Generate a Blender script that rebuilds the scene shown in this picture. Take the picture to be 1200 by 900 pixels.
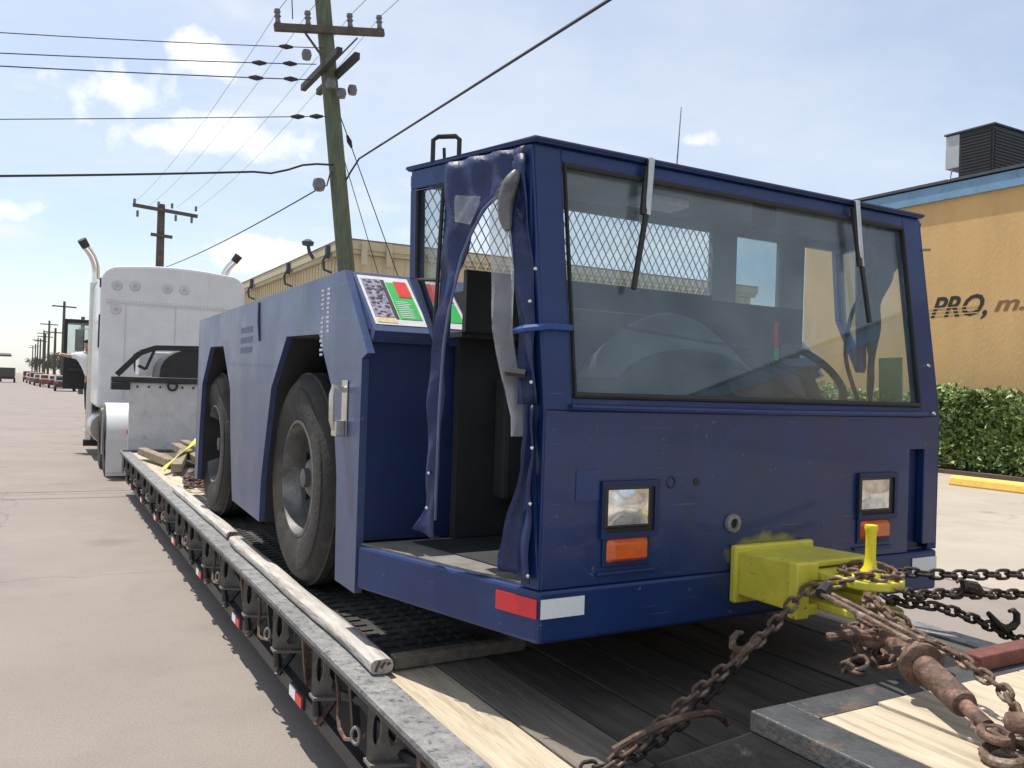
import bpy, bmesh, math, random
from mathutils import Vector, Matrix, Quaternion
random.seed(7)
for o in list(bpy.data.objects): bpy.data.objects.remove(o)
S = bpy.context.scene
COL = S.collection
# ------------------------------------------------------------------ camera
V1 = (48.0, 437.0); V2 = (2350.0, 511.0); PP = (600.0, 450.0)
F = math.sqrt(-((V1[0]-PP[0])*(V2[0]-PP[0]) + (V1[1]-PP[1])*(V2[1]-PP[1])))
ay = Vector((V1[0]-PP[0], V1[1]-PP[1], F)).normalized()
ax = Vector((V2[0]-PP[0], V2[1]-PP[1], F)).normalized()
az = ax.cross(ay)
cam = bpy.data.cameras.new('camera'); camo = bpy.data.objects.new('camera', cam); COL.objects.link(camo)
right = Vector((ax.x, ay.x, az.x)); down = Vector((ax.y, ay.y, az.y)); fwd = Vector((ax.z, ay.z, az.z))
m = Matrix.Identity(4)
for i in range(3):
    m[i][0] = right[i]; m[i][1] = -down[i]; m[i][2] = -fwd[i]
m[2][3] = 1.65
camo.matrix_world = m
cam.sensor_width = 36; cam.lens = F/1200*36; cam.clip_start = 0.05; cam.clip_end = 4000
S.camera = camo
# ------------------------------------------------------------------ world, sun, exposure
SUN = Vector((-0.165, 0.35, 1.0)).normalized()
elev = math.asin(SUN.z); azim = math.atan2(SUN.x, SUN.y)
W = bpy.data.worlds.new('World'); S.world = W; W.use_nodes = True
nt = W.node_tree; N = nt.nodes; L = nt.links
for n in list(N): N.remove(n)
out = N.new('ShaderNodeOutputWorld'); bg = N.new('ShaderNodeBackground'); bg.inputs[1].default_value = 0.15
sky = N.new('ShaderNodeTexSky'); sky.sky_type = 'NISHITA'; sky.sun_disc = False
sky.sun_elevation = elev; sky.sun_rotation = azim
sky.altitude = 0; sky.air_density = 1.0; sky.dust_density = 0.7; sky.ozone_density = 1.0
tc = N.new('ShaderNodeTexCoord'); sep = N.new('ShaderNodeSeparateXYZ'); L.new(tc.outputs['Generated'], sep.inputs[0])
def wmath(op, a, b=None):
    n = N.new('ShaderNodeMath'); n.operation = op
    for i, v in enumerate((a, b)):
        if v is None: continue
        if isinstance(v, (int, float)): n.inputs[i].default_value = v
        else: L.new(v, n.inputs[i])
    return n.outputs[0]
zz = wmath('ADD', wmath('MAXIMUM', sep.outputs[2], 0.0), 0.12)
cx = wmath('DIVIDE', sep.outputs[0], zz); cy = wmath('DIVIDE', sep.outputs[1], zz)
comb = N.new('ShaderNodeCombineXYZ'); L.new(cx, comb.inputs[0]); L.new(cy, comb.inputs[1])
def cloudlayer(scale, detail, rough, lo, hi, off):
    mp = N.new('ShaderNodeMapping'); mp.inputs['Location'].default_value = off
    L.new(comb.outputs[0], mp.inputs[0])
    t = N.new('ShaderNodeTexNoise'); t.inputs['Scale'].default_value = scale; t.inputs['Detail'].default_value = detail
    t.inputs['Roughness'].default_value = rough; L.new(mp.outputs[0], t.inputs[0])
    r = N.new('ShaderNodeValToRGB'); r.color_ramp.interpolation = 'EASE'
    r.color_ramp.elements[0].position = lo; r.color_ramp.elements[1].position = hi
    L.new(t.outputs[0], r.inputs[0]); return r.outputs[0]
c1 = cloudlayer(0.95, 6, 0.55, 0.52, 0.72, (1.3, 2.1, 0)); c2 = cloudlayer(0.5, 8, 0.62, 0.20, 0.80, (4.0, 7.7, 2))
# a few small cumulus puffs low in the sky, beside the general layers
puff = None
pn_ = N.new('ShaderNodeTexNoise'); pn_.inputs['Scale'].default_value = 13; pn_.inputs['Detail'].default_value = 7; pn_.inputs['Roughness'].default_value = .6; L.new(tc.outputs['Generated'], pn_.inputs[0])
for d_, r_ in (((.062,.956,.290),(.055,.06,.036)), ((.165,.948,.268),(.085,.06,.022)), ((.145,.932,.335),(.05,.05,.022)), ((.10,.95,.258),(.06,.05,.016)), ((-.045,.987,.162),(.035,.05,.018)), ((.635,.719,.283),(.03,.03,.012)), ((.235,.962,.142),(.07,.05,.018)),
               ((.2,-.93,.3),(.2,.1,.06))):
    mp_ = N.new('ShaderNodeMapping'); mp_.inputs['Location'].default_value = [-a/b for a, b in zip(d_, r_)]; mp_.inputs['Scale'].default_value = [1/b for b in r_]
    L.new(tc.outputs['Generated'], mp_.inputs[0]); vl = N.new('ShaderNodeVectorMath'); vl.operation = 'LENGTH'; L.new(mp_.outputs[0], vl.inputs[0])
    v_ = wmath('SUBTRACT', wmath('MULTIPLY', pn_.outputs[0], 3.0), wmath('ADD', wmath('MULTIPLY', vl.outputs['Value'], .75), .72)); v_ = wmath('MINIMUM', wmath('MAXIMUM', wmath('MULTIPLY', v_, 1.5), 0.0), .9)
    puff = v_ if puff is None else wmath('MAXIMUM', puff, v_)
cl = wmath('MINIMUM', wmath('MAXIMUM', 0.0, wmath('ADD', wmath('MULTIPLY', c1, 0.6), wmath('ADD', wmath('MULTIPLY', c2, 0.55), 0.16))), 1.0)
mix = N.new('ShaderNodeMixRGB'); L.new(cl, mix.inputs[0]); L.new(sky.outputs[0], mix.inputs[1]); mix.inputs[2].default_value = (5.7, 5.9, 6.25, 1)
mix2 = N.new('ShaderNodeMixRGB'); L.new(puff, mix2.inputs[0]); L.new(mix.outputs[0], mix2.inputs[1]); mix2.inputs[2].default_value = (7.6, 7.6, 7.6, 1)
L.new(mix2.outputs[0], bg.inputs[0]); L.new(bg.outputs[0], out.inputs[0])
sun = bpy.data.lights.new('sun', 'SUN'); sun.energy = 5.0; sun.angle = math.radians(0.6); sun.color = (1.0, 0.955, 0.88)
suno = bpy.data.objects.new('sun', sun); COL.objects.link(suno)
suno.rotation_euler = SUN.to_track_quat('Z', 'Y').to_euler(); suno.location = (-5, 20, 40)
S.view_settings.view_transform = 'Standard'; S.view_settings.look = 'None'
S.view_settings.exposure = 0.15; S.view_settings.gamma = 1.0; S.view_settings.use_curve_mapping = False
S.render.engine = 'CYCLES'; S.cycles.max_bounces = 5; S.cycles.transparent_max_bounces = 16

# ------------------------------------------------------------------ materials
MATS = {}
def mat(name, col, rough=0.6, metal=0.0, var=0.25, vscale=6.0, col2=None, c2scale=3.0, c2lo=0.5, c2hi=0.7, bump=0.0, bscale=60.0, coat=0.0, spec=0.5, stretch=None, bdetail=4):
    if name in MATS: return MATS[name]
    M = bpy.data.materials.new(name); M.use_nodes = True; t = M.node_tree; n = t.nodes; l = t.links
    b = n['Principled BSDF']; b.inputs['Roughness'].default_value = rough; b.inputs['Metallic'].default_value = metal
    b.inputs['Specular IOR Level'].default_value = spec
    if coat: b.inputs['Coat Weight'].default_value = coat; b.inputs['Coat Roughness'].default_value = 0.06
    tcn = n.new('ShaderNodeTexCoord'); vec = tcn.outputs['Object']
    if stretch:
        mp = n.new('ShaderNodeMapping'); mp.inputs['Scale'].default_value = stretch; l.new(vec, mp.inputs[0]); vec = mp.outputs[0]
    nz = n.new('ShaderNodeTexNoise'); nz.inputs['Scale'].default_value = vscale; nz.inputs['Detail'].default_value = 6; nz.inputs['Roughness'].default_value = 0.65
    l.new(vec, nz.inputs[0])
    rp = n.new('ShaderNodeValToRGB'); e = rp.color_ramp.elements
    e[0].position = 0.3; e[1].position = 0.7
    e[0].color = (*[c*(1-var) for c in col], 1); e[1].color = (*[min(1, c*(1+var)) for c in col], 1)
    l.new(nz.outputs[0], rp.inputs[0]); cur = rp.outputs[0]
    if col2:
        n2 = n.new('ShaderNodeTexNoise'); n2.inputs['Scale'].default_value = c2scale; n2.inputs['Detail'].default_value = 8; n2.inputs['Roughness'].default_value = 0.7
        l.new(vec, n2.inputs[0])
        r2 = n.new('ShaderNodeValToRGB'); r2.color_ramp.elements[0].position = c2lo; r2.color_ramp.elements[1].position = c2hi
        l.new(n2.outputs[0], r2.inputs[0])
        mx = n.new('ShaderNodeMixRGB'); l.new(r2.outputs[0], mx.inputs[0]); l.new(cur, mx.inputs[1]); mx.inputs[2].default_value = (*col2, 1); cur = mx.outputs[0]
    l.new(cur, b.inputs['Base Color'])
    if bump:
        n3 = n.new('ShaderNodeTexNoise'); n3.inputs['Scale'].default_value = bscale; n3.inputs['Detail'].default_value = bdetail; l.new(vec, n3.inputs[0])
        bp = n.new('ShaderNodeBump'); bp.inputs['Strength'].default_value = bump; bp.inputs['Distance'].default_value = 0.02
        l.new(n3.outputs[0], bp.inputs['Height']); l.new(bp.outputs[0], b.inputs['Normal'])
    MATS[name] = M; return M
def glassmat(name, tint, dust=0.1, dustcol=(.35, .38, .38), rough=0.015):
    M = bpy.data.materials.new(name); M.use_nodes = True; t = M.node_tree; n = t.nodes; l = t.links
    for x in list(n): n.remove(x)
    o = n.new('ShaderNodeOutputMaterial'); tr = n.new('ShaderNodeBsdfTransparent'); tr.inputs[0].default_value = (*tint, 1)
    df = n.new('ShaderNodeBsdfDiffuse'); df.inputs[0].default_value = (*dustcol, 1)
    gl = n.new('ShaderNodeBsdfGlossy'); gl.inputs['Roughness'].default_value = rough
    nz = n.new('ShaderNodeTexNoise'); nz.inputs['Scale'].default_value = 5; nz.inputs['Detail'].default_value = 6
    tcn = n.new('ShaderNodeTexCoord'); l.new(tcn.outputs['Object'], nz.inputs[0])
    mr = n.new('ShaderNodeMapRange'); mr.inputs[1].default_value = 0.3; mr.inputs[2].default_value = 0.75; mr.inputs[3].default_value = dust*0.5; mr.inputs[4].default_value = dust*1.6
    l.new(nz.outputs[0], mr.inputs[0])
    m1 = n.new('ShaderNodeMixShader'); l.new(mr.outputs[0], m1.inputs[0]); l.new(tr.outputs[0], m1.inputs[1]); l.new(df.outputs[0], m1.inputs[2])
    lw = n.new('ShaderNodeLayerWeight'); lw.inputs[0].default_value = .5
    pw = n.new('ShaderNodeMath'); pw.operation = 'POWER'; l.new(lw.outputs['Facing'], pw.inputs[0]); pw.inputs[1].default_value = 5
    fr = n.new('ShaderNodeMath'); fr.operation = 'MULTIPLY_ADD'; l.new(pw.outputs[0], fr.inputs[0]); fr.inputs[1].default_value = .96; fr.inputs[2].default_value = .055
    m2 = n.new('ShaderNodeMixShader'); l.new(fr.outputs[0], m2.inputs[0]); l.new(m1.outputs[0], m2.inputs[1]); l.new(gl.outputs[0], m2.inputs[2])
    l.new(m2.outputs[0], o.inputs[0]); MATS[name] = M; return M
M_blue = mat('blue_paint', (.006, .028, .125), .34, 0, .22, 3.0, (.012, .030, .095), 2.2, .5, .75, .06, 3.0, .12, .4)
M_blue_side = mat('blue_paint_pale_sheen', (.028, .055, .150), .42, 0, .2, 1.6, (.055, .07, .125), 3.5, .52, .78, .35, 2.6, .12, .5)  # paler blue: the side's glancing sky reflection is put into the colour
M_blue_dark = mat('blue_paint_bulkhead', (.006, .020, .085), .5, 0, .2, 3.0, None, bump=.05, bscale=8)
M_vinyl = mat('blue_vinyl', (.007, .018, .085), .5, 0, .35, 9.0, (.045, .055, .12), 7, .55, .75, .35, 22)
M_black = mat('black_rubber', (.018, .018, .019), .6, 0, .25, 8)
M_blackpaint = mat('black_paint', (.022, .023, .025), .45, 0, .35, 7, (.13, .12, .11), 9, .62, .72, .15, 40)
M_int = mat('cab_interior_grey', (.20, .225, .235), .7, 0, .25, 3)
M_intdark = mat('cab_interior_dark', (.02, .022, .024), .8, 0, .3, 5)
M_seat = mat('black_seat_vinyl', (.02, .02, .022), .5, 0, .2, 6, bump=.1, bscale=30)
M_tyre = mat('tyre_rubber', (.028, .026, .024), .85, 0, .25, 9, (.115, .09, .068), 2.6, .48, .78, .25, 45)
M_rim = mat('wheel_steel', (.12, .115, .11), .55, .3, .3, 10, (.35, .34, .32), 4, .5, .7)
M_rimdk = mat('wheel_dark', (.03, .03, .032), .7, 0, .3, 10)
M_dusty = mat('dusty_step_plate', (.19, .18, .16), .9, 0, .25, 12, (.08, .075, .07), 5, .5, .75, .15, 70)
M_yellow = mat('yellow_hitch_paint', (.68, .60, .06), .5, 0, .12, 8, (.50, .45, .05), 9, .55, .75, .12, 30)
M_yellowb = mat('yellow_pin_paint', (.75, .62, .02), .4, 0, .12, 10)
M_rust = mat('rusty_steel', (.15, .098, .07), .8, .35, .45, 30, (.42, .35, .28), 22, .50, .68, .4, 90)
M_rust2 = mat('brown_rusty_steel', (.105, .066, .05), .75, .3, .4, 24, (.34, .20, .14), 15, .48, .70, .4, 70)
M_chaindk = mat('dark_chain_steel', (.05, .04, .033), .65, .5, .4, 40, (.13, .09, .07), 30, .52, .7, .3, 90)
M_rail = mat('worn_grey_steel', (.21, .21, .205), .6, .1, .4, 14, (.06, .06, .06), 34, .52, .66, .25, 80)
M_frame = mat('trailer_black_paint', (.028, .029, .031), .5, 0, .35, 6, (.12, .115, .11), 10, .58, .75, .15, 40)
M_bracket = mat('outrigger_grey_paint', (.22, .20, .18), .6, 0, .3, 10, (.04, .035, .03), 7, .5, .75, .15, 50)
M_wood = mat('deck_wood', (.42, .33, .22), .88, 0, .22, 3, (.22, .165, .115), 2.2, .5, .75, .35, 14, stretch=(9, .8, 9), bdetail=8)
M_wood2 = mat('deck_wood_grey', (.17, .145, .115), .9, 0, .3, 3, (.09, .075, .06), 2.5, .48, .75, .35, 14, stretch=(9, .8, 9), bdetail=8)  # grey wood, its colour also lowered for the shade on the deck
M_woodp = mat('pale_plank_wood', (.48, .40, .29), .88, 0, .22, 3, (.27, .21, .15), 2.5, .52, .72, .3, 14, stretch=(9, .8, 9), bdetail=8)
M_timber = mat('weathered_timber', (.46, .425, .385), .88, 0, .25, 4, (.20, .165, .14), 3, .5, .7, .35, 14, stretch=(9, 1, 9), bdetail=8)
M_mat = mat('rubber_deck_mat', (.035, .034, .032), .85, 0, .3, 8, (.09, .08, .065), 5, .5, .75, .5, 50)
M_white = mat('white_truck_paint', (.68, .68, .69), .3, 0, .05, 3, None, coat=.3)
M_grey = mat('pale_grey_steel', (.56, .55, .55), .55, 0, .12, 5, (.28, .27, .26), 6, .55, .75, .1, 30)
M_chrome = mat('chrome', (.72, .71, .69), .12, 1.0, .06, 5)
M_chromed = mat('dull_chrome', (.55, .53, .50), .3, 1.0, .15, 12)
M_lens = mat('headlight_lens', (.75, .76, .74), .12, .55, .35, 26, coat=.6)
M_orange = mat('orange_lens', (.70, .12, .015), .25, 0, .15, 20, coat=.5)
M_red = mat('red_reflector', (.62, .03, .04), .35, 0, .08, 30)
M_whitet = mat('white_reflector', (.78, .80, .82), .4, 0, .05, 60)
M_redpaint = mat('red_oxide_steel', (.14, .045, .035), .75, 0, .3, 15, (.25, .13, .09), 14, .55, .75, .3, 60)
M_pole = mat('green_pole_wood', (.115, .135, .085), .85, 0, .25, 4, (.07, .075, .05), 5, .5, .7, .3, 25, stretch=(6, 6, .6))
M_poled = mat('brown_pole_wood', (.10, .085, .07), .9, 0, .3, 5)
M_wire = mat('wire_black', (.03, .03, .032), .7, 0, .1, 5)
M_insul = mat('insulator_grey', (.14, .14, .15), .35, 0, .2, 10)
M_tan = mat('tan_metal_wall', (.55, .46, .30), .75, 0, .08, 2)
M_tan2 = mat('tan_fascia', (.48, .42, .29), .7, 0, .1, 2)
M_stucco = mat('orange_stucco', (.55, .355, .155), .92, 0, .10, .9, (.40, .28, .15), .7, .52, .80, .35, 25, stretch=(1, 1, .35))
M_fascia = mat('blue_fascia', (.15, .28, .42), .6, 0, .15, 2, (.10, .19, .28), 4, .52, .7)
M_roofdk = mat('dark_roof_edge', (.06, .07, .085), .8, 0, .2, 4)
M_acblack = mat('black_louver', (.014, .014, .016), .55, 0, .3, 6)
M_acgrey = mat('grey_sheet_metal', (.42, .42, .42), .45, .3, .1, 6)
M_ykerb = mat('yellow_kerb_paint', (.72, .46, .10), .85, 0, .1, 8, (.55, .40, .16), 9, .56, .74, .2, 40)
M_skin = mat('skin', (.42, .24, .16), .6, 0, .05, 5)
M_shirt = mat('white_shirt', (.75, .76, .80), .9, 0, .06, 9)
M_jeans = mat('dark_trousers', (.035, .03, .05), .9, 0, .2, 9)
M_hair = mat('dark_hair', (.02, .015, .012), .7, 0, .2, 30)
M_strap = mat('yellow_strap', (.60, .60, .09), .8, 0, .2, 20)
M_strapb = mat('blue_strap', (.02, .07, .25), .6, 0, .2, 20)
M_barklog = mat('dunnage_wood', (.24, .19, .13), .9, 0, .35, 8)
M_leaf = mat('hedge_leaf', (.15, .215, .06), .45, 0, .6, 2.5, (.27, .31, .10), 3.0, .52, .68)
M_leafd = mat('far_leaf', (.06, .09, .04), .7, 0, .4, .5)
M_stem = mat('twig', (.16, .12, .08), .9, 0, .2, 10)
M_glass = glassmat('windshield_glass', (.86, .92, .94), .105, (.36, .44, .46))
M_glass2 = glassmat('side_window_glass', (.80, .85, .86), .10, (.5, .52, .52))
M_glassd = glassmat('dark_vehicle_glass', (.25, .28, .30), .05)
M_plastic = glassmat('clear_vinyl', (.80, .82, .84), .30, (.62, .62, .64), .12)
M_greenp = glassmat('green_plastic', (.35, .62, .45), .25, (.2, .42, .28), .1)
def wear(M, chipcol, dustcol, axis=(1, 1, 1), chips=.70, scr=.66, dust=.35):
    t = M.node_tree; n = t.nodes; l = t.links; b = n['Principled BSDF']; cur = b.inputs['Base Color'].links[0].from_socket
    tcn = n.new('ShaderNodeTexCoord')
    def layer(scale, vec_scale, lo, hi, col, amt, cur, detail=5):
        mp = n.new('ShaderNodeMapping'); mp.inputs['Scale'].default_value = vec_scale; mp.inputs['Rotation'].default_value = (0, .12, 0); l.new(tcn.outputs['Object'], mp.inputs[0])
        z = n.new('ShaderNodeTexNoise'); z.inputs['Scale'].default_value = scale; z.inputs['Detail'].default_value = detail; z.inputs['Roughness'].default_value = .7; l.new(mp.outputs[0], z.inputs[0])
        r = n.new('ShaderNodeMapRange'); r.inputs[1].default_value = lo; r.inputs[2].default_value = hi; r.inputs[3].default_value = 0; r.inputs[4].default_value = amt; l.new(z.outputs[0], r.inputs[0])
        m_ = n.new('ShaderNodeMixRGB'); l.new(r.outputs[0], m_.inputs[0]); l.new(cur, m_.inputs[1]); m_.inputs[2].default_value = (*col, 1); return m_.outputs[0]
    cur = layer(1.3, (1, 1, 1.6), .42, .78, dustcol, dust, cur, 8)           # dusty film in patches
    cur = layer(2.2, (9, 9, .5), .56, .80, dustcol, dust*.8, cur, 4)         # run-down streaks
    cur = layer(7, (.5, .5, 14), scr, scr+.05, chipcol, .55, cur, 3)         # long scratches
    cur = layer(34, (1, 1, 1), chips, chips+.03, chipcol, .8, cur, 2)        # chips
    l.new(cur, b.inputs['Base Color'])
    z = n.new('ShaderNodeTexNoise'); z.inputs['Scale'].default_value = 3.5; z.inputs['Detail'].default_value = 7; l.new(tcn.outputs['Object'], z.inputs[0])
    r = n.new('ShaderNodeMapRange'); r.inputs[3].default_value = .24; r.inputs[4].default_value = .58; l.new(z.outputs[0], r.inputs[0]); l.new(r.outputs[0], b.inputs['Roughness'])
wear(M_blue, (.10, .11, .14), (.042, .052, .085), dust=.22)
wear(M_blue_side, (.14, .15, .19), (.085, .088, .115), dust=.5)
wear(M_white, (.42, .40, .37), (.50, .47, .43), dust=.4)
wear(M_yellow, (.10, .07, .03), (.45, .40, .10), chips=.68)
# road, lot with joints and stains
def groundmat(name, col, dark, stain, tint, crack=True):
    M = mat(name, col, .93, 0, .12, 1.1, stain, .55, .50, .74, .25, 140)
    t = M.node_tree; n = t.nodes; l = t.links; b = n['Principled BSDF']
    cur = b.inputs['Base Color'].links[0].from_socket; tcn = n.new('ShaderNodeTexCoord')
    g = n.new('ShaderNodeTexNoise'); g.inputs['Scale'].default_value = 90; g.inputs['Detail'].default_value = 3; l.new(tcn.outputs['Object'], g.inputs[0])
    r = n.new('ShaderNodeValToRGB'); r.color_ramp.elements[0].position = .35; r.color_ramp.elements[0].color = (.72, .72, .72, 1); r.color_ramp.elements[1].position = .62
    l.new(g.outputs[0], r.inputs[0])
    mx = n.new('ShaderNodeMixRGB'); mx.blend_type = 'MULTIPLY'; mx.inputs[0].default_value = .6; l.new(cur, mx.inputs[1]); l.new(r.outputs[0], mx.inputs[2]); cur = mx.outputs[0]
    if crack:
        dn = n.new('ShaderNodeTexNoise'); dn.inputs['Scale'].default_value = 1.6; dn.inputs['Detail'].default_value = 5; l.new(tcn.outputs['Object'], dn.inputs[0])
        ad = n.new('ShaderNodeMixRGB'); ad.blend_type = 'ADD'; ad.inputs[0].default_value = .55; l.new(tcn.outputs['Object'], ad.inputs[1]); l.new(dn.outputs['Color'], ad.inputs[2])
        v = n.new('ShaderNodeTexVoronoi'); v.feature = 'DISTANCE_TO_EDGE'; v.inputs['Scale'].default_value = .22; l.new(ad.outputs[0], v.inputs[0])
        rr = n.new('ShaderNodeValToRGB'); rr.color_ramp.elements[0].position = 0.0; rr.color_ramp.elements[0].color = (*dark, 1); rr.color_ramp.elements[1].position = .0035; rr.color_ramp.elements[1].color = (1, 1, 1, 1)
        l.new(v.outputs[0], rr.inputs[0])
        m3 = n.new('ShaderNodeMixRGB'); m3.blend_type = 'MULTIPLY'; m3.inputs[0].default_value = .35; l.new(cur, m3.inputs[1]); l.new(rr.outputs[0], m3.inputs[2]); cur = m3.outputs[0]
        # small oil spots
        v2 = n.new('ShaderNodeTexVoronoi'); v2.inputs['Scale'].default_value = .8; l.new(ad.outputs[0], v2.inputs[0])
        r3 = n.new('ShaderNodeValToRGB'); r3.color_ramp.elements[0].position = .06; r3.color_ramp.elements[0].color = (.62, .6, .58, 1); r3.color_ramp.elements[1].position = .2; r3.color_ramp.elements[1].color = (1, 1, 1, 1)
        l.new(v2.outputs[0], r3.inputs[0])
        m4 = n.new('ShaderNodeMixRGB'); m4.blend_type = 'MULTIPLY'; m4.inputs[0].default_value = .6; l.new(cur, m4.inputs[1]); l.new(r3.outputs[0], m4.inputs[2]); cur = m4.outputs[0]
    l.new(cur, b.inputs['Base Color']); return M
M_road = groundmat('road_concrete', (.275, .235, .205), (.25, .25, .25), (.20, .168, .145), 0)
M_lot = groundmat('lot_concrete', (.40, .35, .285), (.3, .3, .3), (.33, .285, .23), 0)
M_ground = mat('dry_ground', (.26, .235, .19), .95, 0, .2, .3)

# ------------------------------------------------------------------ mesh helpers
class MB:
    def __init__(s): s.v = []; s.f = []
    def add(s, vs, fs):
        b = len(s.v); s.v += [tuple(v) for v in vs]; s.f += [tuple(i+b for i in f) for f in fs]; return s
    def box(s, x0, x1, y0, y1, z0, z1):
        return s.add([(x0,y0,z0),(x1,y0,z0),(x1,y1,z0),(x0,y1,z0),(x0,y0,z1),(x1,y0,z1),(x1,y1,z1),(x0,y1,z1)],
                     [(0,3,2,1),(4,5,6,7),(0,1,5,4),(1,2,6,5),(2,3,7,6),(3,0,4,7)])
    def bar(s, p0, p1, w, h, up=(0,0,1)):
        p0 = Vector(p0); p1 = Vector(p1); d = (p1-p0).normalized(); u = Vector(up)
        if abs(d.dot(u)) > .98: u = Vector((0,1,0))
        a = d.cross(u).normalized(); c = a.cross(d)
        q = []
        for p in (p0, p1):
            for sa, sc in ((-1,-1),(1,-1),(1,1),(-1,1)): q.append(p + a*sa*w/2 + c*sc*h/2)
        return s.add(q, [(0,1,2,3),(7,6,5,4),(0,4,5,1),(1,5,6,2),(2,6,7,3),(3,7,4,0)])
    def prism(s, poly, ext):
        n = len(poly); e = Vector(ext); a = [Vector(p) for p in poly]; b = [p+e for p in a]
        return s.add(a+b, [tuple(range(n)), tuple(range(2*n-1, n-1, -1))] + [(i, n+i, n+(i+1)%n, (i+1)%n) for i in range(n)])
    def tube(s, pts, r, n=8, closed=False):
        P = [Vector(p) for p in pts]; k = len(P); rs = r if isinstance(r, (list, tuple)) else [r]*k
        vs = []; prev = None
        for i, p in enumerate(P):
            if closed: d = P[(i+1)%k]-P[i-1]
            else: d = P[min(i+1,k-1)]-P[max(i-1,0)]
            d.normalize()
            if prev is None:
                u = Vector((0,0,1)) if abs(d.z) < .9 else Vector((1,0,0)); a = d.cross(u).normalized()
            else:
                a = (prev - d*prev.dot(d)).normalized()
            prev = a; c = d.cross(a)
            for j in range(n):
                t = 2*math.pi*j/n; vs.append(p + (a*math.cos(t)+c*math.sin(t))*rs[i])
        fs = []
        for i in range(k if closed else k-1):
            for j in range(n):
                i2 = (i+1)%k; fs.append((i*n+j, i*n+(j+1)%n, i2*n+(j+1)%n, i2*n+j))
        if not closed: fs += [tuple(range(n-1,-1,-1)), tuple((k-1)*n+j for j in range(n))]
        return s.add(vs, fs)
    def lathe(s, prof, o, axis, n=32, closed=False):
        o = Vector(o); w = Vector(axis).normalized(); u = Vector((0,0,1)) if abs(w.z) < .9 else Vector((1,0,0)); a = w.cross(u).normalized(); b = w.cross(a)
        k = len(prof); vs = []
        for j in range(n):
            t = 2*math.pi*j/n; d = a*math.cos(t)+b*math.sin(t)
            for r, h in prof: vs.append(o + d*r + w*h)
        fs = []
        for j in range(n):
            for i in range(k if closed else k-1):
                j2 = (j+1)%n; i2 = (i+1)%k; fs.append((j*k+i, j2*k+i, j2*k+i2, j*k+i2))
        return s.add(vs, fs)
    def grid(s, fn, nu, nv):
        vs = [fn(i/nu, j/nv) for j in range(nv+1) for i in range(nu+1)]
        return s.add(vs, [(j*(nu+1)+i, j*(nu+1)+i+1, (j+1)*(nu+1)+i+1, (j+1)*(nu+1)+i) for j in range(nv) for i in range(nu)])
    def mesh(s, name):
        me = bpy.data.meshes.new(name); me.from_pydata(s.v, [], s.f)
        bm = bmesh.new(); bm.from_mesh(me); bmesh.ops.recalc_face_normals(bm, faces=bm.faces); bm.to_mesh(me); bm.free(); return me
    def build(s, name, material, parent=None, smooth=False, bevel=0.0, solid=0.0):
        me = s.mesh(name); me.materials.append(material)
        if smooth:
            for p in me.polygons: p.use_smooth = True
            try: me.set_sharp_from_angle(angle=math.radians(38))
            except Exception: pass
        o = bpy.data.objects.new(name, me); COL.objects.link(o)
        if parent:
            o.parent = parent; q = parent; t = Vector((0,0,0))
            while q: t += q.location; q = q.parent
            o.location = -t
        if solid: md = o.modifiers.new('solid', 'SOLIDIFY'); md.thickness = solid; md.offset = 0
        if bevel: md = o.modifiers.new('bevel', 'BEVEL'); md.width = bevel; md.segments = 2; md.limit_method = 'ANGLE'; md.angle_limit = math.radians(40)
        return o
def B(x0,x1,y0,y1,z0,z1): return MB().box(x0,x1,y0,y1,z0,z1)
def tag(o, label, cat, group=None):
    o['label'] = label; o['category'] = cat
    if group: o['group'] = group
    return o
def thing(name, label, cat, loc=(0,0,0), group=None):
    o = bpy.data.objects.new(name, None); COL.objects.link(o); o.location = loc; o.empty_display_size = .1
    return tag(o, label, cat, group)
def struct(o): o['kind'] = 'structure'; return o
def copyto(o, parent, mw=None):
    c = o.copy(); COL.objects.link(c); c.parent = parent
    if mw is not None: c.matrix_local = mw
    return c
def copy_tree(o, loc, label=None, parent=None):
    c = o.copy(); COL.objects.link(c); c.parent = parent
    if loc is not None: c.location = loc
    if label: c['label'] = label
    for ch in o.children: copy_tree(ch, None, None, c)
    return c
def text(name, s, size, mat_, parent, matrix, shear=0.0, ext=0.003, bold=.022):
    cu = bpy.data.curves.new(name, 'FONT'); cu.body = s; cu.size = size; cu.extrude = ext; cu.shear = shear; cu.offset = bold; cu.offset = bold; cu.resolution_u = 3
    t = bpy.data.objects.new(name+'_tmp', cu); COL.objects.link(t)
    me = bpy.data.meshes.new_from_object(t.evaluated_get(bpy.context.evaluated_depsgraph_get())); bpy.data.objects.remove(t)
    me.materials.clear(); me.materials.append(mat_)
    me.transform(matrix); o = bpy.data.objects.new(name, me); COL.objects.link(o)
    if parent: o.parent = parent; o.location = -parent.location
    return o

# ------------------------------------------------------------------ setting: ground, road, lot
struct(MB().add([(-1500,-300,-.03),(1500,-300,-.03),(1500,2600,-.03),(-1500,2600,-.03)], [(0,1,2,3)]).build('ground', M_ground))
struct(MB().add([(-30,-60,0),(7.4,-60,0),(7.4,130,0),(3,260,0),(-10,520,0),(-48,520,0),(-36,260,0),(-30,130,0)], [tuple(range(8))]).build('road', M_road))
struct(B(7.4, 18.1, -40, 32, -.02, .012).build('parking_lot', M_lot))
struct(B(18.1, 20.0, -40, 32, -.02, .10).build('planting_bed', mat('bed_soil', (.10,.07,.05), .95)))

# ------------------------------------------------------------------ lowboy trailer
TR = thing('lowboy_trailer', 'black lowboy trailer with wooden deck carrying the blue tractor', 'trailer', (2.32, 6.0, 0))
DZ = 0.60
XL, XR = 0.985, 3.655
TY0, TY1 = 1.80, 12.85
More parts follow.
